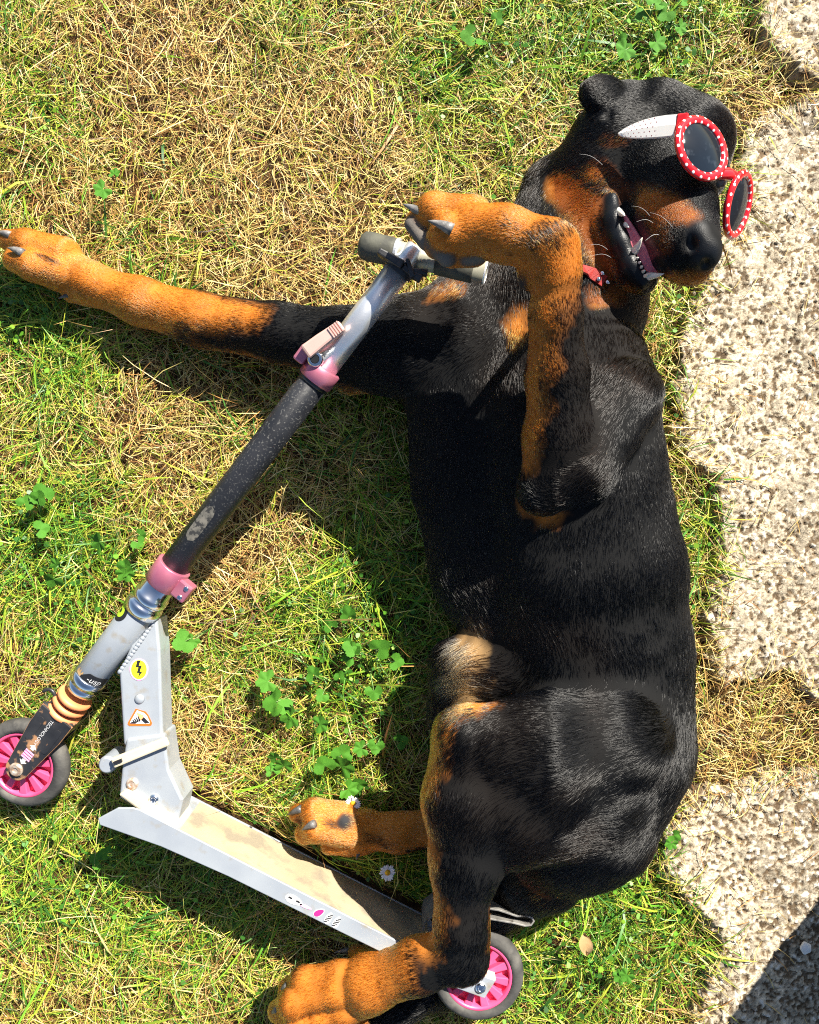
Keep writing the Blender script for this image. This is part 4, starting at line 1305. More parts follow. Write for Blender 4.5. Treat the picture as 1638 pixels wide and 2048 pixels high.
# rear bracket and fender
for z1 in (.106, .056):
    V, F = prism(pxpoly([(826, 1885), (905, 1932), (992, 1961), (969, 1997), (905, 1974), (816, 1925)], z1), (0, 0, -.0035))
    rb = obj('rear_fork', V, F, M['alu_paint'], SCO, bevel=.001)
V, F = prism(pxpoly([(830, 1882), (905, 1930), (992, 1959), (990, 1963), (905, 1935), (826, 1887)], .1058), (0, 0, -.048))
obj('fork_web', V, F, M['cream'], SCO)
bolt_at(961, 1975, .106, .0075, .004, 'chrome', SCO, 'axle_bolt')
def wall(pts, z1, z0, th):
    n = len(pts); L, Rr = [], []
    Q = [P(a, b, z1) for a, b in pts]
    for i in range(n):
        t = (Q[min(i + 1, n - 1)] - Q[max(i - 1, 0)]).normalized(); nn_ = Vector((-t.y, t.x, 0))
        L.append(Q[i] + nn_ * th / 2); Rr.append(Q[i] - nn_ * th / 2)
    V, F = [], []
    for i in range(n):
        V += [L[i], Rr[i], L[i] + Vector((0, 0, z0 - z1)), Rr[i] + Vector((0, 0, z0 - z1))]
    for i in range(n - 1):
        a, b = 4 * i, 4 * i + 4
        F += [(a, b, b + 1, a + 1), (a + 2, a + 3, b + 3, b + 2), (a, a + 2, b + 2, b), (a + 1, b + 1, b + 3, a + 3)]
    F += [(0, 1, 3, 2), (4 * n - 4, 4 * n - 2, 4 * n - 1, 4 * n - 3)]
    return V, F
V, F = wall([(846, 1862), (850, 1845), (880, 1822), (930, 1814), (979, 1818), (998, 1821), (1013, 1826), (1034, 1833), (1052, 1832), (1064, 1836), (1068, 1843), (1062, 1851), (1050, 1852), (1030, 1847), (979, 1838), (940, 1836)], .112, .045, .0026)
fe = obj('fender_brake', V, F, M['fender'], SCO, bevel=.0006)
rc = P(1040, 1829, .083)
V, F = lathe(rc + Vector((-.001, -.003, 0)), (0.1, 1, .35), [(0, .0095), (.002, .009), (.0035, .005), (.0028, .002)], 24); obj('rivet', V, F, M['rustbolt'], fe, smooth=True)

# handlebar turned flat, grip, clip
B0, B1 = P(724, 490, .206), P(972, 545, .224)
bd = (B1 - B0).normalized(); BL = (B1 - B0).length
V, F = lathe(B0, bd, [(.035, .0128), (.04, .0150), (BL, .0150), (BL, .0132), (BL - .03, .0130), (BL - .03, .0004)], 36)
hb = obj('handlebar', V, F, M['bar'], SCO, smooth=False); hb.data.polygons.foreach_set('use_smooth', [len(p.vertices) == 4 for p in hb.data.polygons])
V, F = lathe(B0 + bd * (BL - .0015), bd, [(0, .0152), (.002, .0152), (.0022, .0134), (0, .0132)], 36, closed=True); obj('tube_end', V, F, mat('bare_metal_end', (.7, .7, .7), (.8, .8, .8), rough=.3, metal=.5, scale=300, bump=.3), hb)
V, F = lathe(B0, bd, [(-.004, .004), (-.002, .013), (.003, .0178), (.010, .0188), (.040, .0182), (.046, .0175)], 30)
obj('hand_grip', V, F, M['gripdark'], hb, smooth=True)
V, F = lathe(B0 + bd * .044, bd, [(0, .0172), (.001, .0185), (.005, .0185), (.006, .0172)], 36); obj('grip_ring', V, F, M['alu'], hb, smooth=False)
V, F = lathe(B0 + bd * .100, bd, [(0, .0152), (.001, .0168), (.048, .0172), (.05, .0152)], 30); obj('bar_sleeve', V, F, M['gripdark'], hb, smooth=True)
V, F = boxo(B0 + bd * .068 + Vector((-.001, .0105, .0105)), bd * .0045, Vector((0, .003, -.002)), Vector((0, .001, .0012))); obj('red_button', V, F, M['orangep'], hb, bevel=.001)
V, F = lathe(TP(545), TD, [(0, .0175), (.0005, .0200), (.015, .0205), (.0158, .0175)], 36); cl_ = obj('clip', V, F, M['black_plastic'], SCO, smooth=False)
for (a, b, w, h) in (((758, 507), (806, 536), 9, .016), ((806, 536), (842, 562), 8, .012), ((826, 545), (855, 549), 7, .012), ((815, 522), (826, 560), 6, .014)):
    p0, p1 = P(*a, TP(530).z + .012), P(*b, TP(530).z + .012); d_ = (p1 - p0).normalized(); n_ = Vector((-d_.y, d_.x, 0)) * R_(w, .23)
    V, F = prism([p0 - n_ * .8, p0 + n_ * .6, p1 + n_, p1 - n_], (0, 0, h)); obj('clip_arm', V, F, M['black_plastic'], cl_, bevel=.002)

# ------------------------------------------------------------------ sunglasses and collar
SUNG = empty('sunglasses', P(1440, 350, .20), 'red sunglasses with white polka dots worn by the dog', 'sunglasses')
def ring(c, nrm, major, R1, R2, tube_w, tube_t, m, name, parent, n=64, k=10, pinch=0):
    nrm = Vector(nrm).normalized(); u = Vector(major); u = (u - nrm * u.dot(nrm)).normalized(); v = nrm.cross(u)
    V, F, UV = [], [], []
    for i in range(n):
        th = 2 * math.pi * i / n
        cdir = u * (R1 * math.cos(th)) + v * (R2 * math.sin(th))
        out = (u * (R2 * math.cos(th)) + v * (R1 * math.sin(th))).normalized()
        for j in range(k):
            ph = 2 * math.pi * j / k
            V.append(Vector(c) + cdir + out * (tube_w * math.cos(ph)) + nrm * (tube_t * math.sin(ph)))
    for i in range(n):
        for j in range(k):
            F.append((i * k + j, ((i + 1) % n) * k + j, ((i + 1) % n) * k + (j + 1) % k, i * k + (j + 1) % k))
            UV.append([(i / n, j / k), ((i + 1) / n, j / k), ((i + 1) / n, (j + 1) / k), (i / n, (j + 1) / k)])
    me = bpy.data.meshes.new(name); me.from_pydata([tuple(p) for p in V], [], F); me.update()
    uvl = me.uv_layers.new(name='UVMap')
    for p_, uvs in zip(me.polygons, UV):
        for li, q_ in zip(p_.loop_indices, uvs): uvl.data[li].uv = q_
    me.polygons.foreach_set('use_smooth', [True] * len(me.polygons)); me.materials.append(M[m])
    o = bpy.data.objects.new(name, me); COL.objects.link(o); attach(o, parent)
    return o, u, v, nrm
def lens(c, nrm, u, v, R1, R2, parent):
    V, F = [], []
    n, k = 48, 8
    V.append(Vector(c) + nrm * .0055)
    for j in range(1, k + 1):
        t = j / k
        for i in range(n):
            th = 2 * math.pi * i / n
            V.append(Vector(c) + u * (R1 * t * math.cos(th)) + v * (R2 * t * math.sin(th)) + nrm * (.0055 * (1 - t * t)))
    for i in range(n): F.append((0, 1 + i, 1 + (i + 1) % n))
    for j in range(k - 1):
        for i in range(n): F.append((1 + j * n + i, 1 + j * n + (i + 1) % n, 1 + (j + 1) * n + (i + 1) % n, 1 + (j + 1) * n + i))
    o = obj('lens', V, F, M['lens'], parent, smooth=True)
    sm = o.modifiers.new('thickness', 'SOLIDIFY'); sm.thickness = .0016; sm.offset = -1
    return o
GL, GR = P(1403, 297, .262), P(1476, 410, .212)
NL = Vector((.38, .10, .91)); NR = Vector((.75, -.27, .60))
RL1, RL2 = R_(59, .26), R_(57, .26)
o1, u1, v1, n1 = ring(GL, NL, (.30, -.95, 0), RL1, RL2, .0058, .0044, 'dots', 'lens_frame', SUNG)
lens(GL, n1, u1, v1, RL1, RL2, SUNG)
RR1, RR2 = R_(58, .21), R_(55, .21)
o2, u2, v2, n2_ = ring(GR, NR, (.33, .94, 0), RR1, RR2, .0058, .0044, 'dots', 'lens_frame', SUNG)
lens(GR, n2_, u2, v2, RR1, RR2, SUNG)
# bridge
bpts = [P(1424, 350, .250), P(1438, 349, .246), P(1455, 348, .240), P(1468, 352, .233), P(1478, 360, .226)]
V, F = tube_path(bpts, [.0045, .0062, .0078, .0064, .0045], 12)
br_ = obj('bridge', V, F, M['red'], SUNG, smooth=True)
for i, (a, b) in enumerate(((1447, 338), (1457, 340), (1440, 352), (1453, 350), (1464, 353), (1472, 358))):
    c = P(a, b, .2462 - .0006 * (a - 1447)); V, F = lathe(c + Vector((0, 0, -.0015)), (.45, 0, .9), [(0, .0017), (.0022, .0015), (.0024, .0005)], 12); obj('dot', V, F, M['white'], br_, smooth=True)
# nose pad
V, F = tube_path([P(1443, 358, .238), P(1441, 368, .232), P(1437, 374, .228)], [.004, .006, .003], 10); obj('nose_pad', V, F, mat('clear_pad', (.16, .15, .12), rough=.25), SUNG, smooth=True)
def temple():
    A, B = P(1356, 250, .258), P(1240, 264, .213)
    d_ = (B - A); L_ = d_.length; d_.normalize()
    w = Vector((0.05, 1, 0)); w = (w - d_ * w.dot(d_)).normalized(); n_ = d_.cross(w).normalized()
    if n_.z < 0: n_ = -n_
    prof = [(-.006, .0125), (.0, .0135), (.015, .0140), (.030, .0136), (.045, .0120), (.058, .0095), (.068, .0064), (.074, .0036), (.077, .0016)]
    V, F, UV = [], [], []
    N = 20
    st = []
    for i in range(N + 1):
        t = -.006 + .083 * i / N
        hw = np.interp(t, [p[0] for p in prof], [p[1] for p in prof])
        off = .0015 * math.sin(max(0, t) * 30) - .004 * (t / .08) ** 2
        for j, (a, h) in enumerate(((-1, -.0012), (-.93, .0012), (0, .0022), (.93, .0012), (1, -.0012), (0, -.002))):
            V.append(A + d_ * t + w * (a * hw + off) + n_ * h); st.append((t / .077, .5 + .5 * a))
    for i in range(N):
        for j in range(6): F.append((i * 6 + j, i * 6 + (j + 1) % 6, (i + 1) * 6 + (j + 1) % 6, (i + 1) * 6 + j))
    me = bpy.data.meshes.new('temple_arm'); me.from_pydata([tuple(p) for p in V], [], F); me.update()
    uvl = me.uv_layers.new(name='UVMap')
    for p_ in me.polygons:
        for li in p_.loop_indices:
            s_ = st[me.loops[li].vertex_index]; uvl.data[li].uv = (max(0.0, s_[0]) if s_[0] > .30 else 0.0, s_[1] if s_[0] > .30 else 0.0)
    me.materials.append(M['tempdots'])
    bm = bmesh.new(); bm.from_mesh(me); bmesh.ops.recalc_face_normals(bm, faces=bm.faces); bm.to_mesh(me); bm.free()
    o = bpy.data.objects.new('temple_arm', me); COL.objects.link(o); attach(o, SUNG)
    V, F = boxo(A + d_ * -.004 + n_ * -.001, d_ * .007, w * .0135, n_ * .0036)
    obj('hinge_block', V, F, M['red'], SUNG, bevel=.002)
temple()
# collar
COLR = empty('collar', P(1170, 540, .15), 'studded red collar under the dog\'s chin', 'collar')
def surf(px, py, z0=.34):
    """point where the view ray through a pixel meets the dog"""
    for i in range(400):
        q_ = P(px, py, z0 - i * .0008)
        j = np.rint((np.array(q_) - G0) / GH).astype(int)
        if (j >= 0).all() and (j < GN).all() and GRID[j[0], j[1], j[2]] < 0: return q_
    return P(px, py, .1)
cp = [surf(a, b) + Vector((0, 0, .002)) for a, b in ((1130, 518), (1150, 530), (1168, 540), (1184, 548), (1198, 556), (1208, 564))]
def strap(pts, w, th):
    V, F = [], []
    n = len(pts)
    for i in range(n):
        t = (pts[min(i + 1, n - 1)] - pts[max(i - 1, 0)]).normalized()
        a = t.cross(Vector((0, 0, 1))).normalized(); b = a.cross(t)
        for (x_, y_) in ((-w, -th), (w, -th), (w, th), (-w, th)): V.append(pts[i] + a * x_ + b * y_)
    for i in range(n - 1):
        for j in range(4): F.append((4 * i + j, 4 * i + (j + 1) % 4, 4 * i + 4 + (j + 1) % 4, 4 * i + 4 + j))
    F += [(0, 1, 2, 3), (4 * n - 4, 4 * n - 3, 4 * n - 2, 4 * n - 1)]
    return V, F
V, F = strap(cp, .008, .0015); band = obj('band', V, F, M['collar'], COLR, bevel=.0006)
for (a, b) in ((1204, 548), (1196, 560), (1214, 566)):
    V, F = lathe(surf(a, b) + Vector((0, 0, .0035)), (0, .2, 1), [(0, .0036), (.002, .003), (.003, .0008)], 12); obj('stud', V, F, M['chrome'], COLR, smooth=True)

# ------------------------------------------------------------------ grass
def solid_dist(p):
    """rough distance of points to the scooter, so that blades grow round it"""
    d = np.full(len(p), 1.0)
    segs = [(TA, TP(1424), .026), (TP(1424), TP(1150), .026), (TP(1150), TP(752), .0215), (TP(752), TB, .018), (B0, B1, .018),
            (P(280, 1300, .085), P(290, 1560, .085), .027), (P(290, 1560, .08), P(330, 1650, .08), .03)]
    for a, b, r in segs: d = np.minimum(d, segdist(p, a, b) - r)
    for c, ax, R in ((TA, TDb, R_(91, .05)), (RW, Vector((0, 0, 1)), R_(91, .08))):
        q = p - np.array(c); h = q @ np.array(ax); r = np.linalg.norm(q - h[:, None] * np.array(ax), axis=1)
        d = np.minimum(d, np.maximum(r - R, np.abs(h) - .015))
    q = p - np.array([LA.x, LA.y, 0]); s = q @ np.array(es); u = q @ np.array(eu)
    dx = np.maximum.reduce([s - S1 - .03, S0 - .045 - s, u - .003, -.034 - u, p[:, 2] - LZ - .003])
    return np.minimum(d, dx)
def dog_dist(p):
    i = np.rint((p - G0) / GH).astype(int)
    ok = ((i >= 0) & (i < GN)).all(1)
    d = np.full(len(p), .3)
    j = i[ok]; d[ok] = GRID[j[:, 0], j[:, 1], j[:, 2]]
    return d

def px_of(x, y, z=.02):
    k = FOC / (CAM_H - z); return 819 + x * k, 1024 - y * k
GREEN = [  # (px, py, radius, amount) greener patches seen in the photograph
    (60, 1010, 170, .8), (130, 1150, 150, .8), (240, 950, 120, .45), (520, 90, 130, .55), (820, 120, 120, .35), (650, 1300, 190, .95), (760, 1180, 150, .9),
    (640, 1560, 110, .7), (450, 1250, 90, .4), (60, 1750, 160, .6), (260, 1780, 170, .6), (420, 1900, 170, .45), (560, 1650, 90, .5), (1330, 60, 180, .8),
    (1060, 60, 120, .5), (1350, 620, 70, .9), (1345, 800, 60, .8), (1390, 1020, 60, .6), (1200, 1830, 150, .75), (1300, 1900, 140, .6), (1120, 1960, 120, .6),
    (60, 620, 120, .6), (150, 720, 140, .5), (420, 470, 100, .35), (720, 900, 120, .45), (520, 830, 80, .3), (120, 280, 120, .35), (780, 1700, 120, .9), (950, 150, 120, .35), (1000, 2040, 120, .4)]
DRY = [(330, 90, 170, .7), (560, 330, 200, .6), (720, 340, 180, .6), (150, 420, 140, .4), (520, 1100, 130, .5), (420, 1480, 160, .5), (1480, 1470, 170, 1.2), (160, 880, 140, .35), (300, 800, 140, .4), (620, 1000, 90, .4), (420, 1170, 120, .5), (1550, 170, 100, .8)]
def greenness(x, y):
    px, py = px_of(x, y)
    g = .27 + (fbm(x, y, 9, 101, 3) - .5) * 1.3
    for a, b, r, w in GREEN: g = g + w * np.exp(-((px - a) ** 2 + (py - b) ** 2) / (r * r))
    for a, b, r, w in DRY: g = g - w * np.exp(-((px - a) ** 2 + (py - b) ** 2) / (r * r))
    return g

STRAW = np.array([[.66, .46, .15], [.58, .37, .11], [.72, .57, .22], [.44, .23, .07], [.64, .52, .17], [.26, .12, .035], [.74, .60, .28]])
YGREEN = np.array([[.38, .42, .04], [.46, .46, .06], [.30, .40, .03]])
GRN = np.array([[.08, .23, .015], [.13, .31, .02], [.05, .17, .018], [.20, .37, .025], [.035, .12, .015]])

def blades(n, length, width, rise, kind, clump=None, seed=0, area=(-.95, .95, -1.05, 1.05), seg=3, curl=.5):
    r = np.random.default_rng(seed)
    if clump:
        m = n // clump; cx = r.uniform(area[0], area[1], m); cy = r.uniform(area[2], area[3], m); ci = r.integers(0, m, n)
        ox, oy = r.normal(0, .006, n), r.normal(0, .006, n); x = cx[ci] + ox; y = cy[ci] + oy; caz = r.uniform(0, 6.28, m)[ci]
    else:
        x = r.uniform(area[0], area[1], n); y = r.uniform(area[2], area[3], n)
    g = greenness(x, y) + r.normal(0, .16 if not clump else .05, n)
    if clump: g = g + r.normal(0, .22, m)[ci]
    sd = slab_sdf(x, y)
    keep = sd > r.normal(-.003, .010, n)
    if kind == 'green': keep &= r.random(n) < np.clip((g - .05) * 1.5, .06, 1)
    if kind == 'thatch': keep &= r.random(n) < np.clip(1.1 - g * .35, .4, 1)
    x, y, g = x[keep], y[keep], g[keep]; n = len(x)
    az = r.uniform(0, 2 * np.pi, n)
    if clump: az = np.where(r.random(n) < .6, np.arctan2(oy[keep], ox[keep]) + r.normal(0, .4, n), caz[keep] + r.normal(0, .5, n))
    flowaz = fbm(x, y, 6, 131, 2) * 4 * np.pi
    wf = r.random(n) < (.35 if kind != 'thatch' else .35)
    az = np.where(wf, flowaz + r.normal(0, .5, n), az)
    L = r.uniform(*length, n); W = r.uniform(*width, n)
    e0 = r.uniform(*rise, n)
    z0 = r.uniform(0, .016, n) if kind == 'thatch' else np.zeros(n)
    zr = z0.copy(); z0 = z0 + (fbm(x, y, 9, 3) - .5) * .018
    bend = r.uniform(.3, 1.2, n) * curl
    turn = r.normal(0, .8 if kind == 'thatch' else .5, n)
    def path(az_):
        pts = np.zeros((n, seg + 1, 3)); p = np.stack([x, y, z0], 1); pts[:, 0] = p
        for i in range(seg):
            t = (i + .5) / seg
            el = e0 - bend * t * 1.6
            a = az_ + turn * t
            st = L / seg
            p = p + np.stack([np.cos(a) * np.cos(el), np.sin(a) * np.cos(el), np.sin(el)], 1) * st[:, None]
            p[:, 2] = np.maximum(p[:, 2], (0.004 if kind == 'thatch' else .006))
            pts[:, i + 1] = p
        return pts
    best = path(az); done = np.zeros(n, bool)
    for tr in range(4):
        q = path(az + tr * 1.7) if tr else best
        dd_ = np.full(n, 1.0)
        for i in range(seg + 1):
            dd_ = np.minimum(dd_, np.minimum(dog_dist(q[:, i]), solid_dist(q[:, i])))
            if i: 
                m_ = (q[:, i] + q[:, i - 1]) / 2
                dd_ = np.minimum(dd_, np.minimum(dog_dist(m_), solid_dist(m_)))
        ok = (dd_ > .002) & ~done
        best[ok] = q[ok]; done |= ok
    # on the slabs the blades lie on the stone
    sdt = slab_sdf(best[:, -1, 0], best[:, -1, 1])
    for i in range(1, seg + 1):
        on = slab_sdf(best[:, i, 0], best[:, i, 1]) < 0
        best[on, i, 2] = np.maximum(best[on, i, 2], .025)
    best = best[done]; L, W, g, zr = L[done], W[done], g[done], zr[done]; n = len(L)
    # colours
    c = STRAW[r.integers(0, len(STRAW), n)]
    yg = YGREEN[r.integers(0, len(YGREEN), n)]; gr = GRN[r.integers(0, len(GRN), n)]
    if kind == 'thatch':
        m1 = (r.random(n) < np.clip(.10 + g * .55, .10, .75)); c = np.where(m1[:, None], yg, c)
        m2 = (r.random(n) < np.clip((g - .55) * .6, 0, .6)); c = np.where(m2[:, None], gr, c)
        gap_dark = r.random(n) < np.clip(1.25 - zr / .0065, 0, .95)          # brown rotted thatch at the bottom, darkened to put shade in the gaps
        c = np.where(gap_dark[:, None], np.array([.085, .042, .014]) * r.uniform(.5, 1.8, n)[:, None], c)
    else:
        m1 = (r.random(n) < .30); c = np.where(m1[:, None], yg, gr)
        m2 = (r.random(n) < np.clip(.35 - g * .4, .03, .4)); c = np.where(m2[:, None], STRAW[r.integers(0, len(STRAW), n)], c)
    c = c * r.uniform(.75, 1.2, n)[:, None]
    return best, W, c

def ribbon(best, W, c):
    n, k = best.shape[:2]
    t = np.gradient(best, axis=1); t /= np.linalg.norm(t, axis=2, keepdims=True) + 1e-9
    up = np.array([0, 0, 1.0]) + rng.normal(0, .55, (n, 1, 3))
    s = np.cross(t, up); s /= np.linalg.norm(s, axis=2, keepdims=True) + 1e-9
    prof = np.array([.75, 1.0, .85, .55][:k - 1] if k == 4 else np.linspace(1, .5, k - 1))
    hw = (W[:, None] * .5 * prof[None, :])[..., None]
    A = best[:, :-1] - s[:, :-1] * hw; B = best[:, :-1] + s[:, :-1] * hw
    V = np.concatenate([np.stack([A, B], 2).reshape(n, -1, 3), best[:, -1:]], 1)      # 2(k-1)+1 verts
    m = 2 * (k - 1) + 1
    tri = []
    for i in range(k - 2): tri += [(2 * i, 2 * i + 1, 2 * i + 3), (2 * i, 2 * i + 3, 2 * i + 2)]
    tri.append((2 * (k - 2), 2 * (k - 2) + 1, m - 1))
    F = (np.array(tri)[None] + (np.arange(n) * m)[:, None, None]).reshape(-1, 3)
    return V.reshape(-1, 3), F, np.repeat(c, m, 0)

def make_grass():
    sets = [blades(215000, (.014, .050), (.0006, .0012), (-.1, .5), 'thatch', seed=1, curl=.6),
            blades(85000, (.030, .085), (.0009, .0018), (.2, 1.1), 'green', clump=11, seed=2, curl=1.0),
            blades(5000, (.05, .13), (.0018, .0040), (.3, 1.0), 'green', clump=4, seed=3, curl=1.0, seg=3),
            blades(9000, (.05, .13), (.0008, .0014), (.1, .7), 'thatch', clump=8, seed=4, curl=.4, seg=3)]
    Vs, Fs, Cs = [], [], []; o = 0
    for b, W, c in sets:
        V, F, C = ribbon(b, W, c); Vs.append(V); Fs.append(F + o); Cs.append(C); o += len(V)
    g = np_mesh('grass', np.concatenate(Vs), np.concatenate(Fs), M['grass'], smooth=False)
    set_color(g.data, 'col', np.concatenate(Cs))
    tag(g, 'sun-bleached lawn grass, straw yellow mixed with green', 'grass', kind='stuff')
make_grass()

def make_clover():
    """tiny round leaves low in the turf"""
    r = np.random.default_rng(17); n = 16000
    x = r.uniform(-.9, .9, n); y = r.uniform(-1, 1, n); g = greenness(x, y) + r.normal(0, .12, n)
    keep = (r.random(n) < np.clip((g - .45) * .9, 0, 1)) & (slab_sdf(x, y) > .002)
    x, y = x[keep], y[keep]; n = len(x)
    z = r.uniform(.010, .032, n); p = np.stack([x, y, z], 1)
    ok = (np.minimum(dog_dist(p), solid_dist(p)) > .008); p = p[ok]; n = len(p)
    k = 7; R = r.uniform(.0022, .0048, n); a0 = r.uniform(0, 6.28, n)
    nx, ny = r.normal(0, .35, n), r.normal(0, .35, n)
    V = np.zeros((n, k, 3))
    for i in range(k):
        a = a0 + 2 * np.pi * i / k; rr = R * (1.0 if i % 2 else .82)
        dx, dy = rr * np.cos(a), rr * np.sin(a)
        V[:, i] = p + np.stack([dx, dy, dx * nx + dy * ny], 1)
    F = np.arange(n * k).reshape(n, k)
    o = np_mesh('ground_cover', V.reshape(-1, 3), F, M['grass'], smooth=False)
    c = GRN[r.integers(0, len(GRN), n)] * r.uniform(.6, 1.1, n)[:, None]
    set_color(o.data, 'col', np.repeat(c, k, 0))
    tag(o, 'tiny round clover leaves low in the turf', 'clover', kind='stuff')
make_clover()

def slab_litter():
    r = np.random.default_rng(23); n = 5200
    x = r.uniform(.38, .9, n); y = r.uniform(-.95, .95, n)
    sd = slab_sdf(x, y)
    joint = np.exp(-np.abs(sd) / .04)
    k = (sd < .004) & (r.random(n) < .12 + .8 * joint); x, y = x[k], y[k]; n = len(x)
    az = r.uniform(0, 6.28, n); L = r.uniform(.012, .045, n); tr = r.normal(0, .4, n)
    pts = np.zeros((n, 4, 3)); p = np.stack([x, y, np.full(n, .026)], 1); pts[:, 0] = p
    for i in range(3):
        a = az + tr * i / 2; p = p + np.stack([np.cos(a), np.sin(a), r.normal(0, .03, n)], 1) * (L / 3)[:, None]; pts[:, i + 1] = p
    pts[:, :, 2] = np.maximum(pts[:, :, 2], .0245)
    m = np.minimum.reduce([dog_dist(pts[:, i]) for i in range(4)]) > .003
    pts = pts[m]; n = len(pts)
    V, F, C = ribbon(pts, r.uniform(.0006, .0013, n), STRAW[r.integers(0, len(STRAW), n)] * r.uniform(.9, 1.3, n)[:, None])
    o = np_mesh('straw_litter', V, F, M['grass'], smooth=False); set_color(o.data, 'col', C)
    tag(o, 'dry straw bits strewn over the paving', 'straw', kind='stuff')
slab_litter()

# ------------------------------------------------------------------ weeds, daisies, small things
def leaf_mesh(seed, lobes=5):
    r = random.Random(seed); V, F = [(0, 0, 0)], []
    n = 40
    for k in (1, 2):
        for i in range(n):
            a = -2.55 + 5.1 * i / (n - 1)
            lob = .72 + .28 * abs(math.cos(a * lobes / 5.1 * math.pi / 1.0 + (0 if lobes % 2 else math.pi / 2)))
            tooth = 1 + .06 * math.sin(i * 2.4 + seed)
            rr = lob * tooth * k / 2
            zz = .10 * rr * rr + .07 * rr * math.cos(a * lobes * 1.2) + .03 * math.sin(a * 3 + seed)
            V.append((rr * math.cos(a), rr * math.sin(a), zz))
    for i in range(n - 1):
        F.append((0, 1 + i, 2 + i)); F.append((1 + i, 1 + n + i, 2 + n + i, 2 + i))
    me = bpy.data.meshes.new('leaf'); me.from_pydata(V, [], F); me.update()
    me.polygons.foreach_set('use_smooth', [True] * len(me.polygons)); me.materials.append(M['leaf'])
    return me
LEAVES = [leaf_mesh(i, 5 if i % 2 else 3) for i in range(5)]
def weed(px, py, size, nleaf, label, seed, spread=None):
    r = random.Random(seed); b = P(px, py, .043); b.z = 0
    w = empty('weed_plant', b, label, 'weed', 'broad leaved weeds in the lawn')
    for i in range(nleaf):
        a = r.uniform(0, 6.28) if nleaf > 1 else 0; rad = (spread or size * 1.1) * (r.uniform(.35, 1.0) if nleaf > 1 else 0)
        s = size * r.uniform(.6, 1.0) * .5
        pos = Vector((rad * math.cos(a), rad * math.sin(a), r.uniform(.034, .052)))
        wp = np.array([list(b + pos)])
        if min(dog_dist(wp)[0], solid_dist(wp)[0]) < s * .9: continue
        lf = bpy.data.objects.new('leaf', LEAVES[r.randrange(5)]); COL.objects.link(lf)
        lf.parent = w; lf.location = pos; lf.scale = (s, s, s)
        lf.rotation_euler = (r.gauss(0, .28), r.gauss(0, .28), a + r.gauss(0, .5))
        V, F = tube_path([b + Vector((0, 0, .004)), b + pos * .55 + Vector((0, 0, .006)), b + pos + Vector((0, 0, -.001))], [.0009, .0008, .0006], 5)
        obj('stem', V, F, M['stem'], w, smooth=True)
for i, (px, py, s, n, lab) in enumerate([
    (412, 1262, .040, 2, 'dark green lobed weed leaf right of the pink lower clamp'),
    (582, 1398, .046, 3, 'largest lobed green weed in the grass between scooter and dog'),
    (604, 1440, .036, 2, 'pale green weed just below the largest lobed weed'),
    (735, 1332, .040, 4, 'bright weed cluster left of the dog\'s pale inner thigh'),
    (655, 1565, .046, 5, 'broad leaved weed above the dog\'s lower hind paw'),
    (552, 1568, .036, 3, 'small weed above the deck to the left of the hind paw'),
    (148, 1145, .036, 2, 'round weed leaf left of the lower pink clamp'),
    (268, 1125, .034, 2, 'scalloped weed leaf touching the lower pink clamp'),
    (1284, 66, .042, 5, 'leafy weed in the grass above the dog\'s head near the path'),
    (1345, 14, .034, 3, 'weed at the top picture edge near the path'),
    (985, 75, .032, 3, 'small weed in the grass at the top, left of the dog\'s ear'),
    (1332, 1664, .034, 2, 'weed leaf between the dog\'s rump and the lower slab'),
    (1266, 1925, .036, 2, 'weed leaf in the grass right of the rear wheel'),
    (768, 1475, .034, 3, 'weed close to the dog\'s upper hind knee'),
    (224, 368, .032, 2, 'dark weed alone in the dry grass at upper left'),
    (240, 1722, .034, 2, 'weed just below the front end of the scooter deck'),
    (232, 1078, .034, 3, 'weed left of the worn black tube'),
    (700, 1262, .034, 4, 'weed in the dog\'s shadow beside the belly'),
    (650, 1375, .030, 3, 'small weed between the largest weed and the bright cluster'),
    (60, 1040, .040, 4, 'weed by the left picture edge above the front wheel'),
]): weed(px, py, s, n, lab, 300 + i)

def daisy(px, py, tilt, label):
    b = P(px, py, .058); b.z = 0; top = Vector((0, 0, .058))
    d = empty('daisy', b, label, 'daisy', 'daisies by the hind paw')
    V, F = tube_path([b, b + Vector((.006, -.004, .03)), b + top], [.0011, .001, .001], 6); obj('stem', V, F, M['stem'], d, smooth=True)
    R3 = Matrix.Rotation(tilt[0], 4, 'X') @ Matrix.Rotation(tilt[1], 4, 'Y')
    V, F = [], []
    for i in range(21):
        a = 2 * math.pi * i / 21 + random.gauss(0, .04); Lp = random.uniform(.0105, .0128); w = .0013; zz = random.uniform(-.0005, .0012)
        o = len(V)
        for (t, ww, h) in ((.003, .5, 0), (.006, 1, .0006), (Lp * .85, 1.05, .0012), (Lp, .3, .0006)):
            for s in (-1, 1):
                v = Vector((t * math.cos(a) - s * w * ww * math.sin(a), t * math.sin(a) + s * w * ww * math.cos(a), h + zz)); V.append(b + top + R3 @ v)
        for k in range(3): F.append((o + 2 * k, o + 2 * k + 1, o + 2 * k + 3, o + 2 * k + 2))
    fo = obj('petals', V, F, M['petal'], d, smooth=False)
    V, F = lathe(b + top, R3 @ Vector((0, 0, 1)), [(-.001, .003), (.0005, .0044), (.002, .0038), (.003, .0015)], 16); obj('flower_disc', V, F, M['disc'], d, smooth=True)
daisy(706, 1606, (.2, -.1), 'white daisy touching the toes of the lower hind paw')
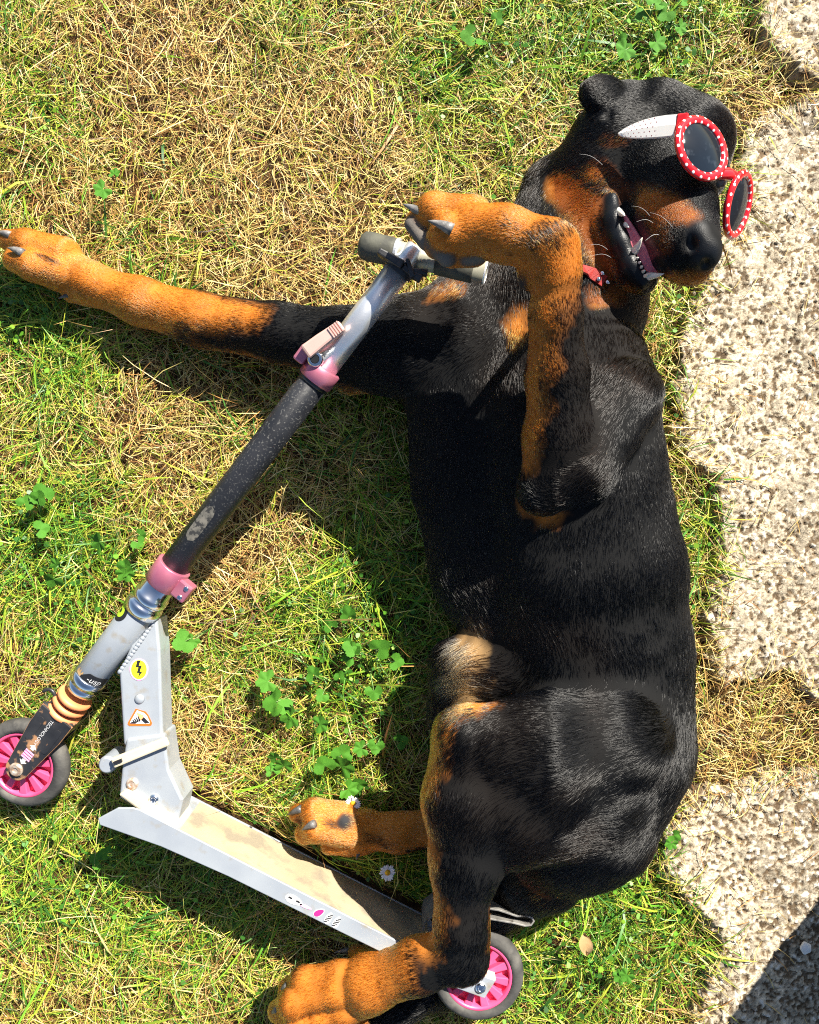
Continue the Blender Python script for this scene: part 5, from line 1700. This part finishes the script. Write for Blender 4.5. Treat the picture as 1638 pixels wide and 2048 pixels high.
daisy(775, 1745, (-.3, .2), 'white daisy in the shade between hind paw and deck')

def dead_leaf():
    V, F = [], []; c = P(1166, 1885, .045); n = 10
    for i in range(n + 1):
        t = i / n; w = .011 * math.sin(math.pi * t ** .8) + .0004
        for s in (-1, 0, 1):
            V.append(c + Vector((s * w * .9 + .004 * t, .034 * (.5 - t), .006 * abs(s) + .008 * math.sin(t * 3))))
    for i in range(n):
        for j in range(2): F.append((3 * i + j, 3 * i + j + 1, 3 * i + 4 + j, 3 * i + 3 + j))
    o = obj('dead_leaf', V, F, M['deadleaf'], smooth=True)
    tag(o, 'curled brown dead leaf in the grass below the dog\'s rump', 'leaf')
dead_leaf()
def pebble():
    bm = bmesh.new(); bmesh.ops.create_icosphere(bm, subdivisions=3, radius=.0085)
    c = P(1612, 1896, .030)
    for v in bm.verts: v.co = Vector((v.co.x * 1.0, v.co.y * 1.1, v.co.z * .5)) * (1 + .12 * math.sin(v.co.x * 500) * math.cos(v.co.y * 420)) + c
    me = bpy.data.meshes.new('pebble'); bm.to_mesh(me); bm.free(); me.materials.append(M['pebble'])
    me.polygons.foreach_set('use_smooth', [True] * len(me.polygons))
    o = bpy.data.objects.new('pebble', me); COL.objects.link(o); tag(o, 'single round white pebble on the shaded corner of the path', 'pebble')
pebble()

# unseen drum added outside the picture to cast shadow on the path's lower corner
def caster():
    c = P(2118, 1618, .02)
    t = empty('rain_barrel', c, 'tall green rain barrel standing beside the path', 'barrel')
    M['barrel'] = mat('green_plastic', (0.03, 0.10, 0.05), (0.04, 0.13, 0.06), rough=.5, scale=8, bump=.1)
    pr = []
    for i in range(31):
        h = i / 30; pr.append((h * .88, .20 + .02 * math.sin(math.pi * h) + (.004 if i % 6 == 0 else 0)))
    V, F = lathe(c, (0, 0, 1), pr, 48); obj('tub', V, F, M['barrel'], t, smooth=False, bevel=.002)
    V, F = lathe(c + Vector((0, 0, .88)), (0, 0, 1), [(.001, .215), (.02, .215), (.035, .19), (.04, .02)], 48); obj('lid', V, F, M['barrel'], t, bevel=.002)
caster()
